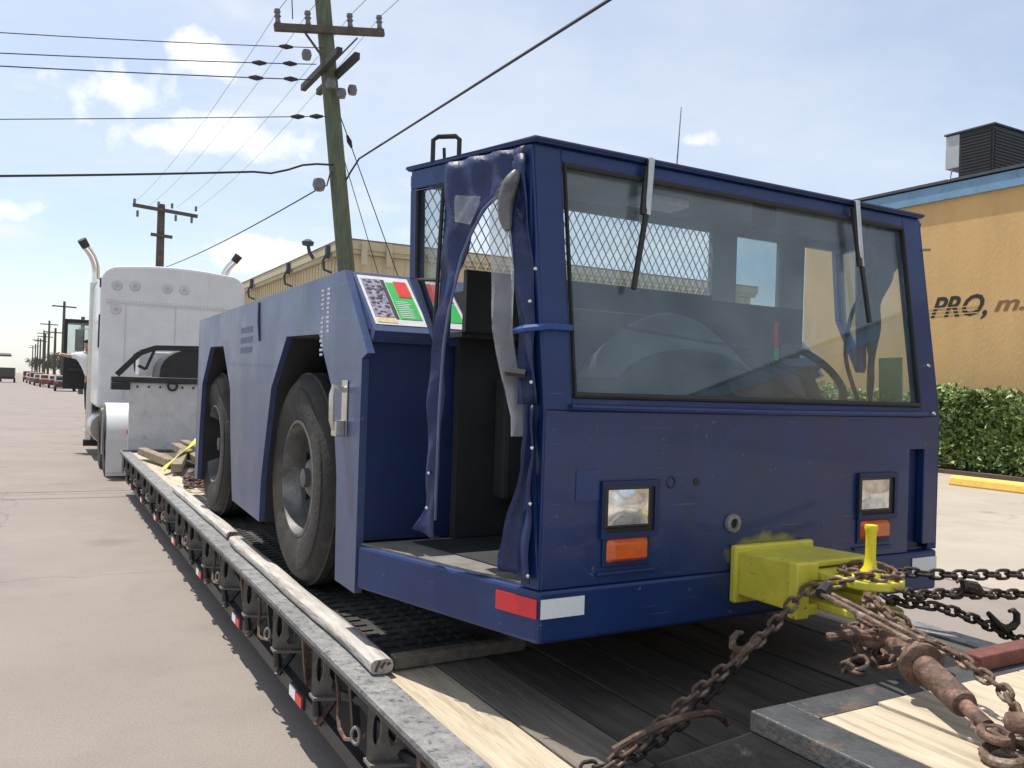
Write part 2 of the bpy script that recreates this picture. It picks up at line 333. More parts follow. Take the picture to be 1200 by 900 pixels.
# deck planks
M_woodk = mat('deck_wood_shaded', (.085, .074, .062), .85, 0, .35, 3, (.042, .037, .031), 2.5, .45, .7, .35, 14, stretch=(9, .8, 9), bdetail=8)  # dirty wood, darkened further to carry the tractor's shadow
xs = [1.115 + i*(3.525-1.115)/11 for i in range(12)]
for i in range(11):
    ys = [TY0, [4.6, 6.2, 5.3][i%3] + random.uniform(-.3,.3), [8.9, 10.3, 9.6][i%3], TY1]
    for a, b in zip(ys[:-1], ys[1:]):
        dz = random.uniform(-.006, .004)
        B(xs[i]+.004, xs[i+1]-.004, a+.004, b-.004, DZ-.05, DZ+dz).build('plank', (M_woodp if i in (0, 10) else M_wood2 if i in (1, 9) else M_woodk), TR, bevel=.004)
# side rails: channel flange and web
for sx, x0, x1, xw in ((1, XL, 1.113, XL+.006), (-1, 3.527, XR, XR-.006)):
    r = MB(); r.box(x0, x1, 1.15, TY1, DZ-.012, DZ+.008)
    r.build('side_rail', M_rail, TR, bevel=.002)
    w = MB(); w.box(min(xw,xw+sx*.01), max(xw,xw+sx*.01), 1.15, TY1, DZ-.034, DZ-.0125); w.build('rail_lip', M_frame, TR)
# main beams, lower side beam
for x in (1.62, 2.96):
    B(x-.05, x+.05, .6, TY1, .16, DZ-.06).build('main_beam', M_frame, TR)
for x, sx in ((1.075, 1), (3.565, -1)):
    B(x-.02, x+.02, 1.2, TY1-.2, .20, .265).build('lower_side_beam', M_frame, TR)
for x in (1.40, 3.23): B(x, x+.01, 1.0, TY1, .12, .57).build('web_plate', M_frame, TR)
B(1.12, 3.52, 1.82, TY1, .50, .535).build('deck_underplate', M_frame, TR)
# outriggers with lightening holes
def holed_plate(mb, x0, x1, ztop0, ztop1, zb0, zb1, holes, y, th):
    # vertical strips with an oval hole each, between x0..x1
    n = len(holes); seg = 16
    for k, h in enumerate(holes):
        a = x0 + (x1-x0)*k/n; b = x0 + (x1-x0)*(k+1)/n
        def zt(x): return ztop0+(ztop1-ztop0)*(x-x0)/(x1-x0)
        def zb(x): return zb0+(zb1-zb0)*(x-x0)/(x1-x0)
        cx = (a+b)/2; cz = (zt(cx)+zb(cx))/2; vs = []
        for yy in (y, y+th):
            for j in range(seg):
                t = 2*math.pi*j/seg; c, s_ = math.cos(t), math.sin(t)
                q = 1/max(abs(c), abs(s_)); px = cx + (b-a)/2*c*q; fz = s_*q
                pz = cz + (fz*(zt(px)-cz) if fz > 0 else fz*(cz-zb(px)))
                vs.append((px, yy, pz))
            for j in range(seg):
                t = 2*math.pi*j/seg; vs.append((cx+h[0]*math.cos(t), yy, cz+h[1]*math.sin(t)))
        fs = []
        for j in range(seg):
            j2 = (j+1)%seg
            fs.append((j, j2, seg+j2, seg+j)); fs.append((2*seg+j, 3*seg+j, 3*seg+j2, 2*seg+j2)); fs.append((seg+j, seg+j2, 3*seg+j2, 3*seg+j))
        mb.add(vs, fs)
hp = MB(); holed_plate(hp, 1.0, 1.36, .585, .585, .375, .33, [(.016,.055),(.020,.062),(.018,.056),(.016,.05),(.014,.045),(.012,.04)], 0, .014)
hp.add([(.998,-.03,.374),(1.36,-.03,.329),(1.36,.04,.329),(.998,.04,.374),(.998,-.03,.362),(1.36,-.03,.317),(1.36,.04,.317),(.998,.04,.362)], [(0,1,2,3),(7,6,5,4),(0,4,5,1),(1,5,6,2),(2,6,7,3),(3,7,4,0)])
hp_me = hp.mesh('outrigger'); hp_me.materials.append(M_bracket)
pk = MB(); pk.tube([(1.03,.05,.575),(1.03,.05,.36),(1.04,.055,.27)], .018, 8); pk_me = pk.mesh('stake_pocket'); pk_me.materials.append(M_frame)
pt = [(1.0+.012*math.sin(0), 0, 0)]
dr = MB(); dr.tube([(0, .024*math.cos(t), .028*math.sin(t)) for t in [2*math.pi*k/14 for k in range(14)]], .007, 6, True)
dr_me = dr.mesh('tie_ring'); dr_me.materials.append(M_bracket)
for p in dr_me.polygons: p.use_smooth = True
y = 1.36; k = 0
while y < TY1-.3:
    o = bpy.data.objects.new('outrigger', hp_me); COL.objects.link(o); o.parent = TR; o.location = (-2.32, y-6.0, 0)
    o = bpy.data.objects.new('stake_pocket', pk_me); COL.objects.link(o); o.parent = TR; o.location = (-2.32, y-6.0, 0)
    if k % 2 == 0: o = bpy.data.objects.new('tie_ring', dr_me); COL.objects.link(o); o.parent = TR; o.location = (-2.32+1.012, y+.16-6.0, .40); o.rotation_euler = (0.25*random.uniform(-1,1), .12, .3)
    if k % 2 == 1:
        B(1.040, 1.047, y+.30, y+.40, .21, .255).build('reflector', M_red, TR)
        B(1.040, 1.047, y+.402, y+.50, .21, .255).build('reflector', M_whitet, TR)
        B(1.0472, 1.0545, y+.29, y+.51, .203, .262).build('reflector_plate', M_frame, TR)
    gs = MB(); gs.bar((1.03, y+.02, .24), (1.40, y+.30, .53), .03, .012); gs.bar((1.06, y+.36, .56), (1.10, y+.40, .28), .03, .03); gs.build('brace', M_rust2 if k % 2 else M_frame, TR)
    if k % 2 == 0:
        lp_ = MB(); lp_.tube([(1.03+.02*math.sin(q), y+.05+.058*q, .50-.16*math.sin(math.pi*q/8)+random.uniform(-.01,.01)) for q in range(9)], .008, 5); lp_.build('slack_chain', M_rust2, TR, True)
    y += .665; k += 1
hs = MB(); hs.tube([(1.10+.03*math.sin(q*1.7), 1.3+q*.28, .42+.05*math.sin(q*2.3)) for q in range(40)], .018, 6); hs.build('air_hose', M_black, TR, True)
# raised rear section
RZ = .90
fr = MB()
fr.box(1.50, 1.615, -1.5, 1.46, RZ-.05, RZ); fr.box(3.025, 3.14, -1.5, 1.46, RZ-.05, RZ); fr.box(1.615, 3.025, 1.355, 1.46, RZ-.05, RZ)
fr.build('rear_deck_frame', mat('rear_frame_steel', (.060,.062,.064), .5, .1, .4, 9, (.20,.12,.08), 5, .57, .70, .25, 60), TR, bevel=.005)
for xa, xb in ((1.503, 1.523), (3.117, 3.137)):
    MB().prism([(xa,1.457,RZ-.052),(xa,1.83,DZ+.012),(xa,1.83,.2),(xa,-1.5,.2),(xa,-1.5,RZ-.052)], (xb-xa,0,0)).build('rear_side_plate', M_blackpaint, TR, bevel=.003)
MB().prism([(1.53,1.45,RZ-.055),(1.53,1.82,DZ+.004),(1.53,1.82,DZ-.02),(1.53,1.44,RZ-.09)], (1.58,0,0)).build('ramp_plate', M_blackpaint, TR)
px = [1.617 + i*(3.023-1.617)/7 for i in range(8)]
for i in range(7):
    B(px[i]+.003, px[i+1]-.003, -1.5, 1.352, RZ-.05, RZ+.004+random.uniform(-.004,.004)).build('plank', M_woodp, TR, bevel=.003)
B(2.30, 3.2, 1.385, 1.445, RZ+.001, RZ+.045).build('cross_rail', M_redpaint, TR, bevel=.005)
# gooseneck
GY = 13.0
g = MB(); g.box(1.10, 3.54, GY, GY+.06, .33, 1.555); g.build('gooseneck_plate', M_grey, TR, bevel=.01)
B(.86, 3.60, GY-.05, GY+.12, 1.557, 1.635).build('gooseneck_crossbar', M_blackpaint, TR, bevel=.01)
B(.86, 1.10, GY-.08, GY+.10, 1.45, 1.5555).build('rail_clamp', M_black, TR, bevel=.01)
for x in (1.75, 2.9):
    MB().prism([(x-.12,GY+.12,1.635),(x-.12,GY+.12,1.2),(x-.12,GY+3.6,1.05),(x-.12,GY+3.6,1.3),(x-.12,GY+1.4,1.6)], (.24,0,0)).build('gooseneck_beam', M_grey, TR, bevel=.01)
fr = MB(); 
MB().prism([(2.20-.72*math.cos(math.pi*q/16), GY-.02, 1.64+.46*math.sin(math.pi*q/16)**.7) for q in range(0,17)], (0,.9,0)).build('black_fender', M_black, TR, True)
A = [(.93,GY,1.66),(1.22,GY,1.98),(1.42,GY,2.06),(3.2,GY,2.12),(3.5,GY,1.66)]
for a, b in zip(A[:-1], A[1:]): fr.bar(a, b, .075, .06, (0,1,0))
fr.bar((1.42,GY,2.06),(1.3,GY,1.75),.04,.03,(0,1,0)); fr.bar((1.3,GY,1.75),(1.2,GY,1.8),.04,.04,(0,1,0))
fr.build('guard_frame', M_black, TR)
B(1.30, 3.1, GY+1.0, GY+1.5, 1.66, 2.03).build('power_pack_cover', M_grey, TR, bevel=.02)
MB().tube([(1.66+.06*math.cos(t), GY-.055, 1.52+.06*math.sin(t)) for t in [2*math.pi*q/16 for q in range(16)]], .018, 8, True).build('tow_ring', M_black, TR, True)
bt = MB()
for x in (1.2,1.35,1.5,1.8,1.95,2.1,2.3,2.5): bt.lathe([(.0,-.012),(.016,-.012),(.016,.0)], (x, GY, 1.50), (0,1,0), 8)
bt.build('bolt_row', M_black, TR)
# far deck front end: dark crossing + hydraulic cylinders
B(1.02, 3.62, TY1-.25, TY1+.02, .3, .615).build('deck_end_beam', M_frame, TR, bevel=.01)
# rubber mat (loose)
mt = MB(); mt.box(1.17, 1.60, 2.98, 7.8, DZ+.005, DZ+.02)
for i in range(60):
    yy = 3.0 + i*.08
    for j in range(5): mt.box(1.19+j*.083, 1.19+j*.083+.05, yy, yy+.045, DZ+.0195, DZ+.027)
tag(mt.build('rubber_mat', M_mat), 'black ribbed rubber mat on the deck under the tractor wheels', 'mat')
# timbers on the deck edge
def timber(name, y0, y1, xc, label, r=.043):
    t = thing(name, label, 'timber', (xc, (y0+y1)/2, DZ), 'timbers along the deck edge')
    n = 14; pr = MB(); P = []
    ring = 14; vs = []; fs = []
    for i in range(n+1):
        y = y0+(y1-y0)*i/n; dx = .004*math.sin(i*.9)+random.uniform(-.003,.003)
        for j in range(ring):
            a = 2*math.pi*j/ring; ca, sa = math.cos(a), math.sin(a)
            ex = .62; sx = math.copysign(abs(ca)**ex, ca); sz = math.copysign(abs(sa)**ex, sa)
            vs.append((xc+dx+r*sx*(1+random.uniform(-.03,.03)), y, DZ+.010+r*.62+r*.62*sz*(1+random.uniform(-.02,.02))))
    for i in range(n):
        for j in range(ring): fs.append((i*ring+j, i*ring+(j+1)%ring, (i+1)*ring+(j+1)%ring, (i+1)*ring+j))
    fs += [tuple(range(ring)), tuple(n*ring+j for j in range(ring))]
    pr.add(vs, fs); pr.build('log', M_timber, t, True)
    cap = MB()
    for q in range(3): cap.bar((xc-.028+q*.022, y0-.003, DZ+.022+.01*q), (xc-.012+q*.020, y0-.003, DZ+.060-.006*q), .008, .006, (0,1,0))
    cap.build('end_split', M_rust2, t)
timber('edge_timber', 2.84, 5.45, 1.10, 'weathered rounded timber lying beside the near tyre, its split end towards the camera')
timber('edge_timber', 5.62, 8.2, 1.115, 'weathered rounded timber lying beside the far tyre of the tractor', .042)
cb = MB(); cb.bar((1.16,2.90,DZ+.028),(1.72,2.91,DZ+.028), .05, .05)
tag(cb.build('cross_board', M_wood2, bevel=.006), 'short wooden board laid across the deck at the mat end', 'board')
# dunnage, straps on far deck
for i in range(5):
    a = random.uniform(-.25,.25); x = 1.25+.17*i; yy = 10.6+random.uniform(-.5,.5)
    d = MB(); d.bar((x-math.sin(a)*.6, yy-.6, DZ+.06+.02*i), (x+math.sin(a)*.6, yy+.7, DZ+.10+.03*i), .11, .09)
    tag(d.build('dunnage_block', M_barklog, bevel=.01), ['mossy wooden dunnage block nearest the deck edge before the gooseneck','second wooden dunnage block from the deck edge before the gooseneck','middle wooden dunnage block before the gooseneck','fourth wooden dunnage block from the deck edge before the gooseneck','wooden dunnage block farthest from the deck edge before the gooseneck'][i], 'dunnage', 'dunnage blocks on the far deck')
sp = MB()
path = [(1.18,9.7,.64),(1.35,10.1,.72),(1.5,10.5,.80),(1.7,10.9,.90),(1.9,11.2,.98),(2.05,11.1,1.0),(2.2,10.6,.92)]
sp.grid(lambda u,v: Vector(path[min(int(u*6),5)]).lerp(Vector(path[min(int(u*6),5)+1]), u*6-min(int(u*6),5)) + Vector((0, (v-.5)*.16, .03*math.sin(u*9+v*2))), 36, 3)
tag(sp.build('cargo_strap', M_strap, smooth=True, solid=.008), 'yellow-green cargo strap draped over the dunnage before the gooseneck', 'strap')

# ------------------------------------------------------------------ blue tow tractor
TC = 2.32
TG = thing('tow_tractor', 'blue airport tow tractor with glazed cab chained onto the trailer deck', 'tow tractor', (TC, 4.6, DZ))
def mx(p): return (2*TC-p[0], *p[1:])
def both(fn, name, material, **kw):
    fn(lambda p: p).build(name, material, TG, **kw); fn(mx).build(name, material, TG, **kw)
BX = 1.07; BY0, BY1 = 3.085, 6.90
# side panel with two trapezoid wheel arches
side = [(BY0,.845),(BY0,1.745),(BY0-.06,1.765),(3.335,2.112),(BY1,2.10),(BY1,.87),
        (6.80,.87),(6.76,1.30),(6.70,1.61),(6.40,1.878),(5.91,1.872),(5.63,1.59),(5.56,1.25),(5.45,.89),
        (4.70,.87),(4.69,1.10),(4.52,1.61),(4.23,1.872),(3.67,1.862),(3.44,1.61),(3.35,1.26),(3.33,.845)]
def sp_(t): return MB().prism([t((BX,y,z)) for y,z in side], (.03 if t((0,0,0))[0]==0 else -.03,0,0))
both(sp_, 'side_panel', M_blue_side)
# dark wheel-well liners: arch edge flanges
def arch(t, idx):
    mb = MB(); pts = [side[i] for i in idx]
    for (y0,z0),(y1,z1) in zip(pts[:-1], pts[1:]):
        a = t((BX+.031,y0,z0)); 
        dx = .40 if a[0] < TC else -.40
        mb.add([(a[0],y0,z0),(a[0]+dx,y0,z0),(a[0]+dx,y1,z1),(a[0],y1,z1)], [(0,1,2,3)])
    return mb
for idx in (range(6,14), range(14,22)):
    arch(lambda p: p, idx).build('wheel_well', M_intdark, TG, solid=.012); arch(mx, idx).build('wheel_well', M_intdark, TG, solid=.012)
# inner chassis
B(1.53, 3.11, 3.13, 6.86, .80, 2.05).build('chassis', M_intdark, TG)
# hood top and slanted decal panel, bulkhead, rear
B(BX+.03, 2*TC-BX-.03, 3.34, BY1-.002, 2.06, 2.098).build('hood', M_blue, TG, bevel=.006)
MB().prism([(BX+.032,3.335,2.108),(BX+.032,3.04,1.788+.065),(BX+.032,3.06,1.79+.02),(BX+.032,3.35,2.06)], (2*(TC-BX-.032),0,0)).build('slant_panel', M_blue_side, TG)
B(BX+.032, 2*TC-BX-.032, BY0+.003, BY0+.04, 1.045, 1.86).build('bulkhead', M_blue_dark, TG)
B(BX, 2*TC-BX, BY1, BY1+.03, .87, 2.10).build('rear_panel', M_blue, TG, bevel=.004)
# decals on slanted panel
sl0 = Vector((0,3.335,2.108)); sl1 = Vector((0,3.04,1.853)); sn = Vector((0,-(2.108-1.853),(3.335-3.04))).normalized()
def decal(name, x0, x1, t0, t1, m_, lift, parent=TG):
    p = []
    for x, t in ((x0,t0),(x1,t0),(x1,t1),(x0,t1)):
        q = sl0.lerp(sl1, t) + sn*lift; p.append((x, q.y, q.z))
    return MB().prism(p, sn*.0015).build(name, m_, parent)
M_dw = mat('decal_white', (.62,.62,.62), .4, 0, .12, 30); M_dg = mat('decal_green', (.03,.42,.08), .4, 0, .1, 30); M_dr = mat('decal_red', (.62,.03,.02), .4, 0, .1, 30)
M_dk = mat('decal_grey_print', (.20,.20,.27), .4, 0, .9, 60, (.45,.30,.40), 45, .5, .6); M_dy = mat('decal_tan', (.62,.50,.28), .4, 0, .3, 40)
decal('decal_sheet', 1.115, 1.335, .06, .90, M_dw, .001); decal('decal_print', 1.125, 1.205, .12, .78, M_dk, .0028); decal('decal_green', 1.228, 1.322, .16, .80, M_dg, .0028)
decal('decal_sheet', 1.385, 1.52, .06, .90, M_dw, .001); decal('decal_red', 1.40, 1.505, .12, .45, M_dr, .0028); decal('decal_green', 1.40, 1.505, .47, .80, M_dg, .0028)
decal('decal_red', 1.262, 1.318, .14, .42, M_dr, .0046); decal('decal_bar', 1.207, 1.224, .12, .80, M_black, .0028); decal('decal_note', 1.125, 1.21, .79, .87, M_dy, .0028)
dm = MB()
for q in range(46):
    x = 1.130+random.random()*.066; t = .14+.62*random.random(); a = sl0.lerp(sl1,t)+sn*.0048; dm.prism([(x,a.y,a.z),(x+random.uniform(.006,.018),a.y,a.z),(x+.012,a.y-.006,a.z-.0052),(x,a.y-.006,a.z-.0052)], sn*.0008)
dm.build('decal_lettering', M_black, TG)['kind'] = 'stuff'
dm = MB()
for q in range(9):
    t = .50+.033*q; a = sl0.lerp(sl1,t)+sn*.0046; dm.prism([(1.236,a.y,a.z),(1.236+random.uniform(.05,.08),a.y,a.z),(1.236+.05,a.y-.0035,a.z-.003),(1.236,a.y-.0035,a.z-.003)], sn*.0008)
dm.build('decal_lettering', M_dw, TG)['kind'] = 'stuff'
# lettering marks on left side (illegible stencil columns)
sm = MB()
for c, yy in enumerate((3.60, 3.52)):
    for r_ in range(15):
        if random.random() < .9: sm.box(BX-.0012, BX, yy+random.uniform(0,.008), yy+random.uniform(.035,.055), 2.045-r_*.020, 2.045-r_*.020+.011) if r_ < (15 if c == 0 else 10) else None
sm.build('stencil_text', mat('stencil_white', (.42,.44,.50), .6), TG)['kind'] = 'stuff'
sm = MB()
for r_ in range(3): sm.box(BX-.0012, BX, 5.02, 5.34, 1.93-r_*.06, 1.965-r_*.06)
sm.build('stencil_block', mat('stencil_dark', (.06,.07,.14), .6), TG)
MB().tube([(BX-.004, 4.86, 2.09),(BX-.006,4.85,1.98),(BX-.004,4.82,1.87)], .006, 6).build('drip_seam', mat('seam', (.05,.055,.09), .7), TG)
# handle on side
hd = MB(); hd.tube([(BX, 3.27,1.62),(BX-.05,3.27,1.632),(BX-.055,3.27,1.60),(BX-.055,3.265,1.50),(BX-.05,3.265,1.47),(BX,3.265,1.48)], .013, 8); hd.build('grab_handle', M_chromed, TG, True)
B(BX-.006, BX-.0005, 3.235, 3.30, 1.44, 1.66).build('handle_plate', M_chromed, TG, bevel=.002)
B(BX-.05, BX-.006, 3.235, 3.29, 1.435, 1.50).build('latch', M_chromed, TG, bevel=.006)
# wheels
def make_wheel():
    w = bpy.data.objects.new('wheel', None); COL.objects.link(w); w.parent = TG
    R = .535; hw = .17
    prof = [(.285,-.13),(.30,-.155),(.36,-.172),(.43,-.172),(.455,-.168),(.46,-.160),(.49,-.152),(.515,-.128),(.522,-.118)]
    for z0 in (-.115,-.06,-.005,.05,.105): prof += [(R,z0),(R,z0+.040),(R-.016,z0+.043),(R-.016,z0+.052)] if z0 < .1 else [(R,z0-.001)]
    prof += [(.522,.118),(.515,.128),(.49,.152),(.43,.172),(.36,.172),(.30,.155),(.285,.13)]
    for z in (): pass
    def P(name, prof_, m_, n=48, **k):
        o = MB().lathe(prof_, (0,0,0), (1,0,0), n, **k).build(name, m_, None, True); o.parent = w; return o
    t = P('tyre', prof, M_tyre, 56)
    P('rim', [(.288,-.13),(.295,-.155),(.278,-.158),(.268,-.12),(.262,-.085),(.255,-.05),(.262,.1),(.288,.13)], M_rim)
    d = P('disc', [(.256,-.045),(.225,-.075),(.20,-.05),(.165,-.02),(.12,-.022),(.10,-.03)], M_rimdk)
    hb = MB(); hb.lathe([(.105,-.02),(.105,-.075),(.085,-.095),(.05,-.10),(.048,-.125),(.0,-.127)], (0,0,0), (1,0,0), 24)
    for k in range(10):
        a = 2*math.pi*k/10; hb.lathe([(.013,-.02),(.013,-.055),(.0,-.058)], (0,.135*math.cos(a),.135*math.sin(a)), (1,0,0), 6)
    o = hb.build('hub', M_rim, None, True); o.parent = w
    hh = MB()
    for k in range(6):
        a = 2*math.pi*(k+.5)/6; c, s_ = math.cos(a), math.sin(a)
        hh.lathe([(.0,-.001),(.024,-.001),(.024,.002)], (-.062,.205*c,.205*s_), (1,0,0), 10)
    o = hh.build('hand_holes', M_black, None); o.parent = w
    return w
w0 = make_wheel()
wl = [(1.125+.172,4.22),(1.125+.172,6.55),(2*TC-1.125-.172,4.22),(2*TC-1.125-.172,6.55)]
for i, (x, y) in enumerate(wl):
    w = w0 if i == 0 else copy_tree(w0, (0,0,0), None, TG)
    w.location = (x-TC, y-4.6, .535+.026)
    if i > 1: w.rotation_euler = (0,0,math.pi)
    else: w.rotation_euler = (random.uniform(0,2), 0, 0)
# bumper platform
PLAN = [(1.346,2.186),(2*TC-1.346,2.186),(2*TC-BX-.004,3.08),(BX+.004,3.08)]
MB().prism([(x,y,.866) for x,y in PLAN], (0,0,.165)).build('platform', M_blue, TG, bevel=.012)
MB().prism([(1.36,2.235,1.0312),(2*TC-1.36,2.235,1.0312),(2*TC-BX-.02,3.078,1.0312),(BX+.02,3.078,1.0312)], (0,0,.006)).build('step_plate', M_dusty, TG)
# underside ribs
B(1.55, 3.09, 2.6, 3.12, .72, .862).build('front_axle_box', M_intdark, TG)
# front panel with overspray
M_front = mat('blue_front_paint', (.006, .028, .12), .34, 0, .22, 3.0, (.014, .030, .085), 2.6, .5, .78, .05, 4.0, .2, .5)
def overspray(M, c, r):
    t = M.node_tree; n = t.nodes; l = t.links; b = n['Principled BSDF']; cur = b.inputs['Base Color'].links[0].from_socket
    tcn = n.new('ShaderNodeTexCoord'); mp = n.new('ShaderNodeMapping'); mp.inputs['Location'].default_value = [-a/q for a, q in zip(c, r)]; mp.inputs['Scale'].default_value = [1/q for q in r]
    l.new(tcn.outputs['Object'], mp.inputs[0]); ln = n.new('ShaderNodeVectorMath'); ln.operation = 'LENGTH'; l.new(mp.outputs[0], ln.inputs[0])
    nz = n.new('ShaderNodeTexNoise'); nz.inputs['Scale'].default_value = 25; l.new(tcn.outputs['Object'], nz.inputs[0])
    a = n.new('ShaderNodeMath'); a.operation = 'MULTIPLY_ADD'; l.new(nz.outputs[0], a.inputs[0]); a.inputs[1].default_value = .5; l.new(ln.outputs['Value'], a.inputs[2])
    r_ = n.new('ShaderNodeValToRGB'); r_.color_ramp.elements[0].position = .75; r_.color_ramp.elements[0].color = (.62,.62,.62,1); r_.color_ramp.elements[1].position = 1.25; r_.color_ramp.elements[1].color = (0,0,0,1)
    l.new(a.outputs[0], r_.inputs[0]); mxn = n.new('ShaderNodeMixRGB'); l.new(r_.outputs[0], mxn.inputs[0]); l.new(cur, mxn.inputs[1]); mxn.inputs[2].default_value = (.36,.34,.03,1); l.new(mxn.outputs[0], b.inputs['Base Color'])
wear(M_front, (.10, .11, .13), (.042, .048, .07), dust=.30)
overspray(M_front, (2.30, 2.2, 1.09), (.27, .5, .10))
FX0, FX1 = 1.352, 2*TC-1.352
fp = [(FX0,1.032),(FX0,1.585),(FX1,1.585),(FX1,1.06),(3.20,1.06),(3.20,1.452),(3.105,1.452),(3.105,1.032)]
MB().prism([(x,2.190,z) for x,z in fp], (0,.035,0)).build('front_panel', M_front, TG, bevel=.004)
B(3.08, 3.22, 2.227, 2.28, 1.04, 1.50).build('slot_liner', M_blue_dark, TG)
# ledge under windshield
MB().tube([(1.44,2.186,1.597),(2.32,2.184,1.592),(3.20,2.186,1.597)], .011, 8).build('windshield_ledge', M_blue, TG, True)
# raked front frame (windshield surround). plane from (y 2.192, z 1.585) to (y 2.312, z 2.435)
def wy(z): return 2.192 + (z-1.585)*(2.312-2.192)/(2.435-1.585)
def wpoly(pts): return [(x, wy(z), z) for x, z in pts]
for poly, nm in (([(FX0,1.587),(1.452,1.587),(1.452,2.435),(FX0,2.435)],'windshield_pillar'), ([(3.175,1.587),(FX1,1.587),(FX1,2.435),(3.175,2.435)],'windshield_pillar'),
                 ([(1.453,2.388),(3.174,2.388),(3.174,2.435),(1.453,2.435)],'windshield_header'), ([(1.453,1.587),(3.174,1.587),(3.174,1.625),(1.453,1.625)],'windshield_sill')):
    MB().prism(wpoly(poly), (0,.045,.006)).build(nm, M_blue, TG, bevel=.003)
gk = MB(); fr_ = [(1.462,1.634),(3.165,1.634),(3.165,2.379),(1.462,2.379)]
gk.tube([(x, wy(z)-.001, z) for x,z in fr_[:1]+fr_[1:]], .011, 8, True)
gk.build('windshield_gasket', M_black, TG)
MB().prism([(x, wy(z)+.012, z) for x,z in fr_], (0,.006,0)).build('windshield', M_glass, TG)
MB().tube([(1.47+i*(3.16-1.47)/12, wy(1.9)+.05, 1.885-.06*math.sin(math.pi*i/12*.55)-.03*i/12) for i in range(7)], .006, 6).build('wire_reflection_cord', M_black, TG, True)  # cord added in place of an overhead wire's reflection in the glass
# roof
RP = [(1.344,2.295),(2*TC-1.344,2.295),(2*TC-1.156,2.905),(1.156,2.905)]
MB().prism([(x,y,2.437) for x,y in RP], (0,0,.018)).build('roof', M_blue, TG, bevel=.005)
rl = MB(); rl.tube([(x,y,2.449) for x,y in RP], .0065, 6, True); rl.build('roof_lip', M_blue_dark, TG)
MB().prism([(x+(.02 if x<TC else -.02),y+(.02 if y<2.5 else -.02),2.42) for x,y in RP], (0,0,.015)).build('headliner', M_int, TG)
# side frames: (s,z) on the tapered side
c0 = Vector((1.346,2.186,0)); sd = Vector((-.300,.954,0)).normalized(); so = Vector((-.954,-.300,0)).normalized()
def SP(s, z, off=0.0):
    off -= .034*max(0, (z-1.585)/.85)
    v = c0 + sd*s + so*off; return (v.x, v.y, z)
def srake(z): return max(0, (z-1.585)/(2.435-1.585))*.118
def sframe(t, poly, off=-.045, ext=.044):
    p = [t(SP(s,z,off)) for s,z in poly]; e = Vector(t(tuple(so*ext))) - Vector(t((0,0,0))); return MB().prism(p, e)
PIL = [(.004,1.034),(.004,1.585),(srake(2.43)+.004,2.433),(srake(2.43)+.09,2.433),(.085,1.60),(.08,1.034)]
for nm, poly in (('door_pillar', PIL), ('side_header', [(srake(2.43)+.0905,2.433),(.715,2.433),(.715,2.365),(srake(2.43)+.08,2.365)]),
                 ('rear_post', [(.680,2.3645),(.715,2.3645),(.690,2.035),(.655,2.035)]), ('door_post', [(.500,2.3645),(.522,2.3645),(.522,1.78),(.512,1.775),(.498,1.80)]),
                 ('window_slant_bar', [(.655,2.034),(.69,2.034),(.5225,1.775),(.5225,1.815)])):
    sframe(lambda p: p, poly).build(nm, M_blue, TG, bevel=.003); sframe(mx, poly).build(nm, M_blue, TG, bevel=.003)
wp = [(.523,2.364),(.679,2.364),(.654,2.035),(.523,1.82)]
sframe(lambda p: p, wp, -.028, .006).build('side_window', M_glass2, TG); sframe(mx, wp, -.028, .006).build('side_window', M_glass2, TG)
g2 = MB(); g2.tube([SP(s,z,.002) for s,z in [(.53,2.355),(.672,2.355),(.648,2.04),(.53,1.835)]], .008, 6, True); g2.build('window_gasket', M_black, TG)
g2 = MB(); g2.tube([SP(.53,2.02,.0),SP(.65,2.03,.0)], .007, 6); g2.build('window_divider', M_black, TG)
# rear wall with windows
rw = MB(); RY = 2.868
def rwb(x0,x1,z0,z1): rw.box(x0,x1,RY,RY+.03,z0,z1)
rwb(1.17,3.47,2.385,2.42); rwb(2.63,2.775,2.0752,2.385); rwb(3.06,3.22,2.0752,2.385); rw2 = MB(); rw2.box(1.40,2.63,RY,RY+.03,1.86,2.095); rw2.box(2.6301,3.22,RY,RY+.03,1.86,2.075); rw2.build('rear_wall_lower', M_intdark, TG)
rw.build('cab_rear_wall', M_int, TG)
MB().prism([(1.40,RY+.03,1.86),(1.40,3.085,1.86),(1.40,3.085,1.84),(1.40,RY+.03,1.84)], (1.84,0,0)).build('cowl', M_intdark, TG)
ms = MB(); 
for k in range(-12, 46):
    for sg in (1,-1):
        x0 = 1.37 + k*.038; z0, z1 = 2.095, 2.385; dx = .17*sg
        xa, xb = x0, x0+dx
        pts = []
        def cl_(x, z): return x, z
        # clip to x range
        xa_, za, xb_, zb = xa, z0, xb, z1
        lo, hi = 1.19, 2.63
        if max(xa,xb) < lo or min(xa,xb) > hi: continue
        def at(xx): return z0 + (xx-xa)/(xb-xa)*(z1-z0)
        if xa < lo: za = at(lo); xa_ = lo
        if xa > hi: za = at(hi); xa_ = hi
        if xb < lo: zb = at(lo); xb_ = lo
        if xb > hi: zb = at(hi); xb_ = hi
        if abs(xa_-xb_) < .005: continue
        ms.bar((xa_,RY+.02,za),(xb_,RY+.02,zb), .0036, .0036, (0,1,0))
ms.build('wire_mesh', mat('pale_mesh_wire', (.55,.55,.53), .5, 0, .1, 10), TG)
B(2.776,3.059,RY+.012,RY+.018,2.076,2.384).build('rear_window', M_glass2, TG)
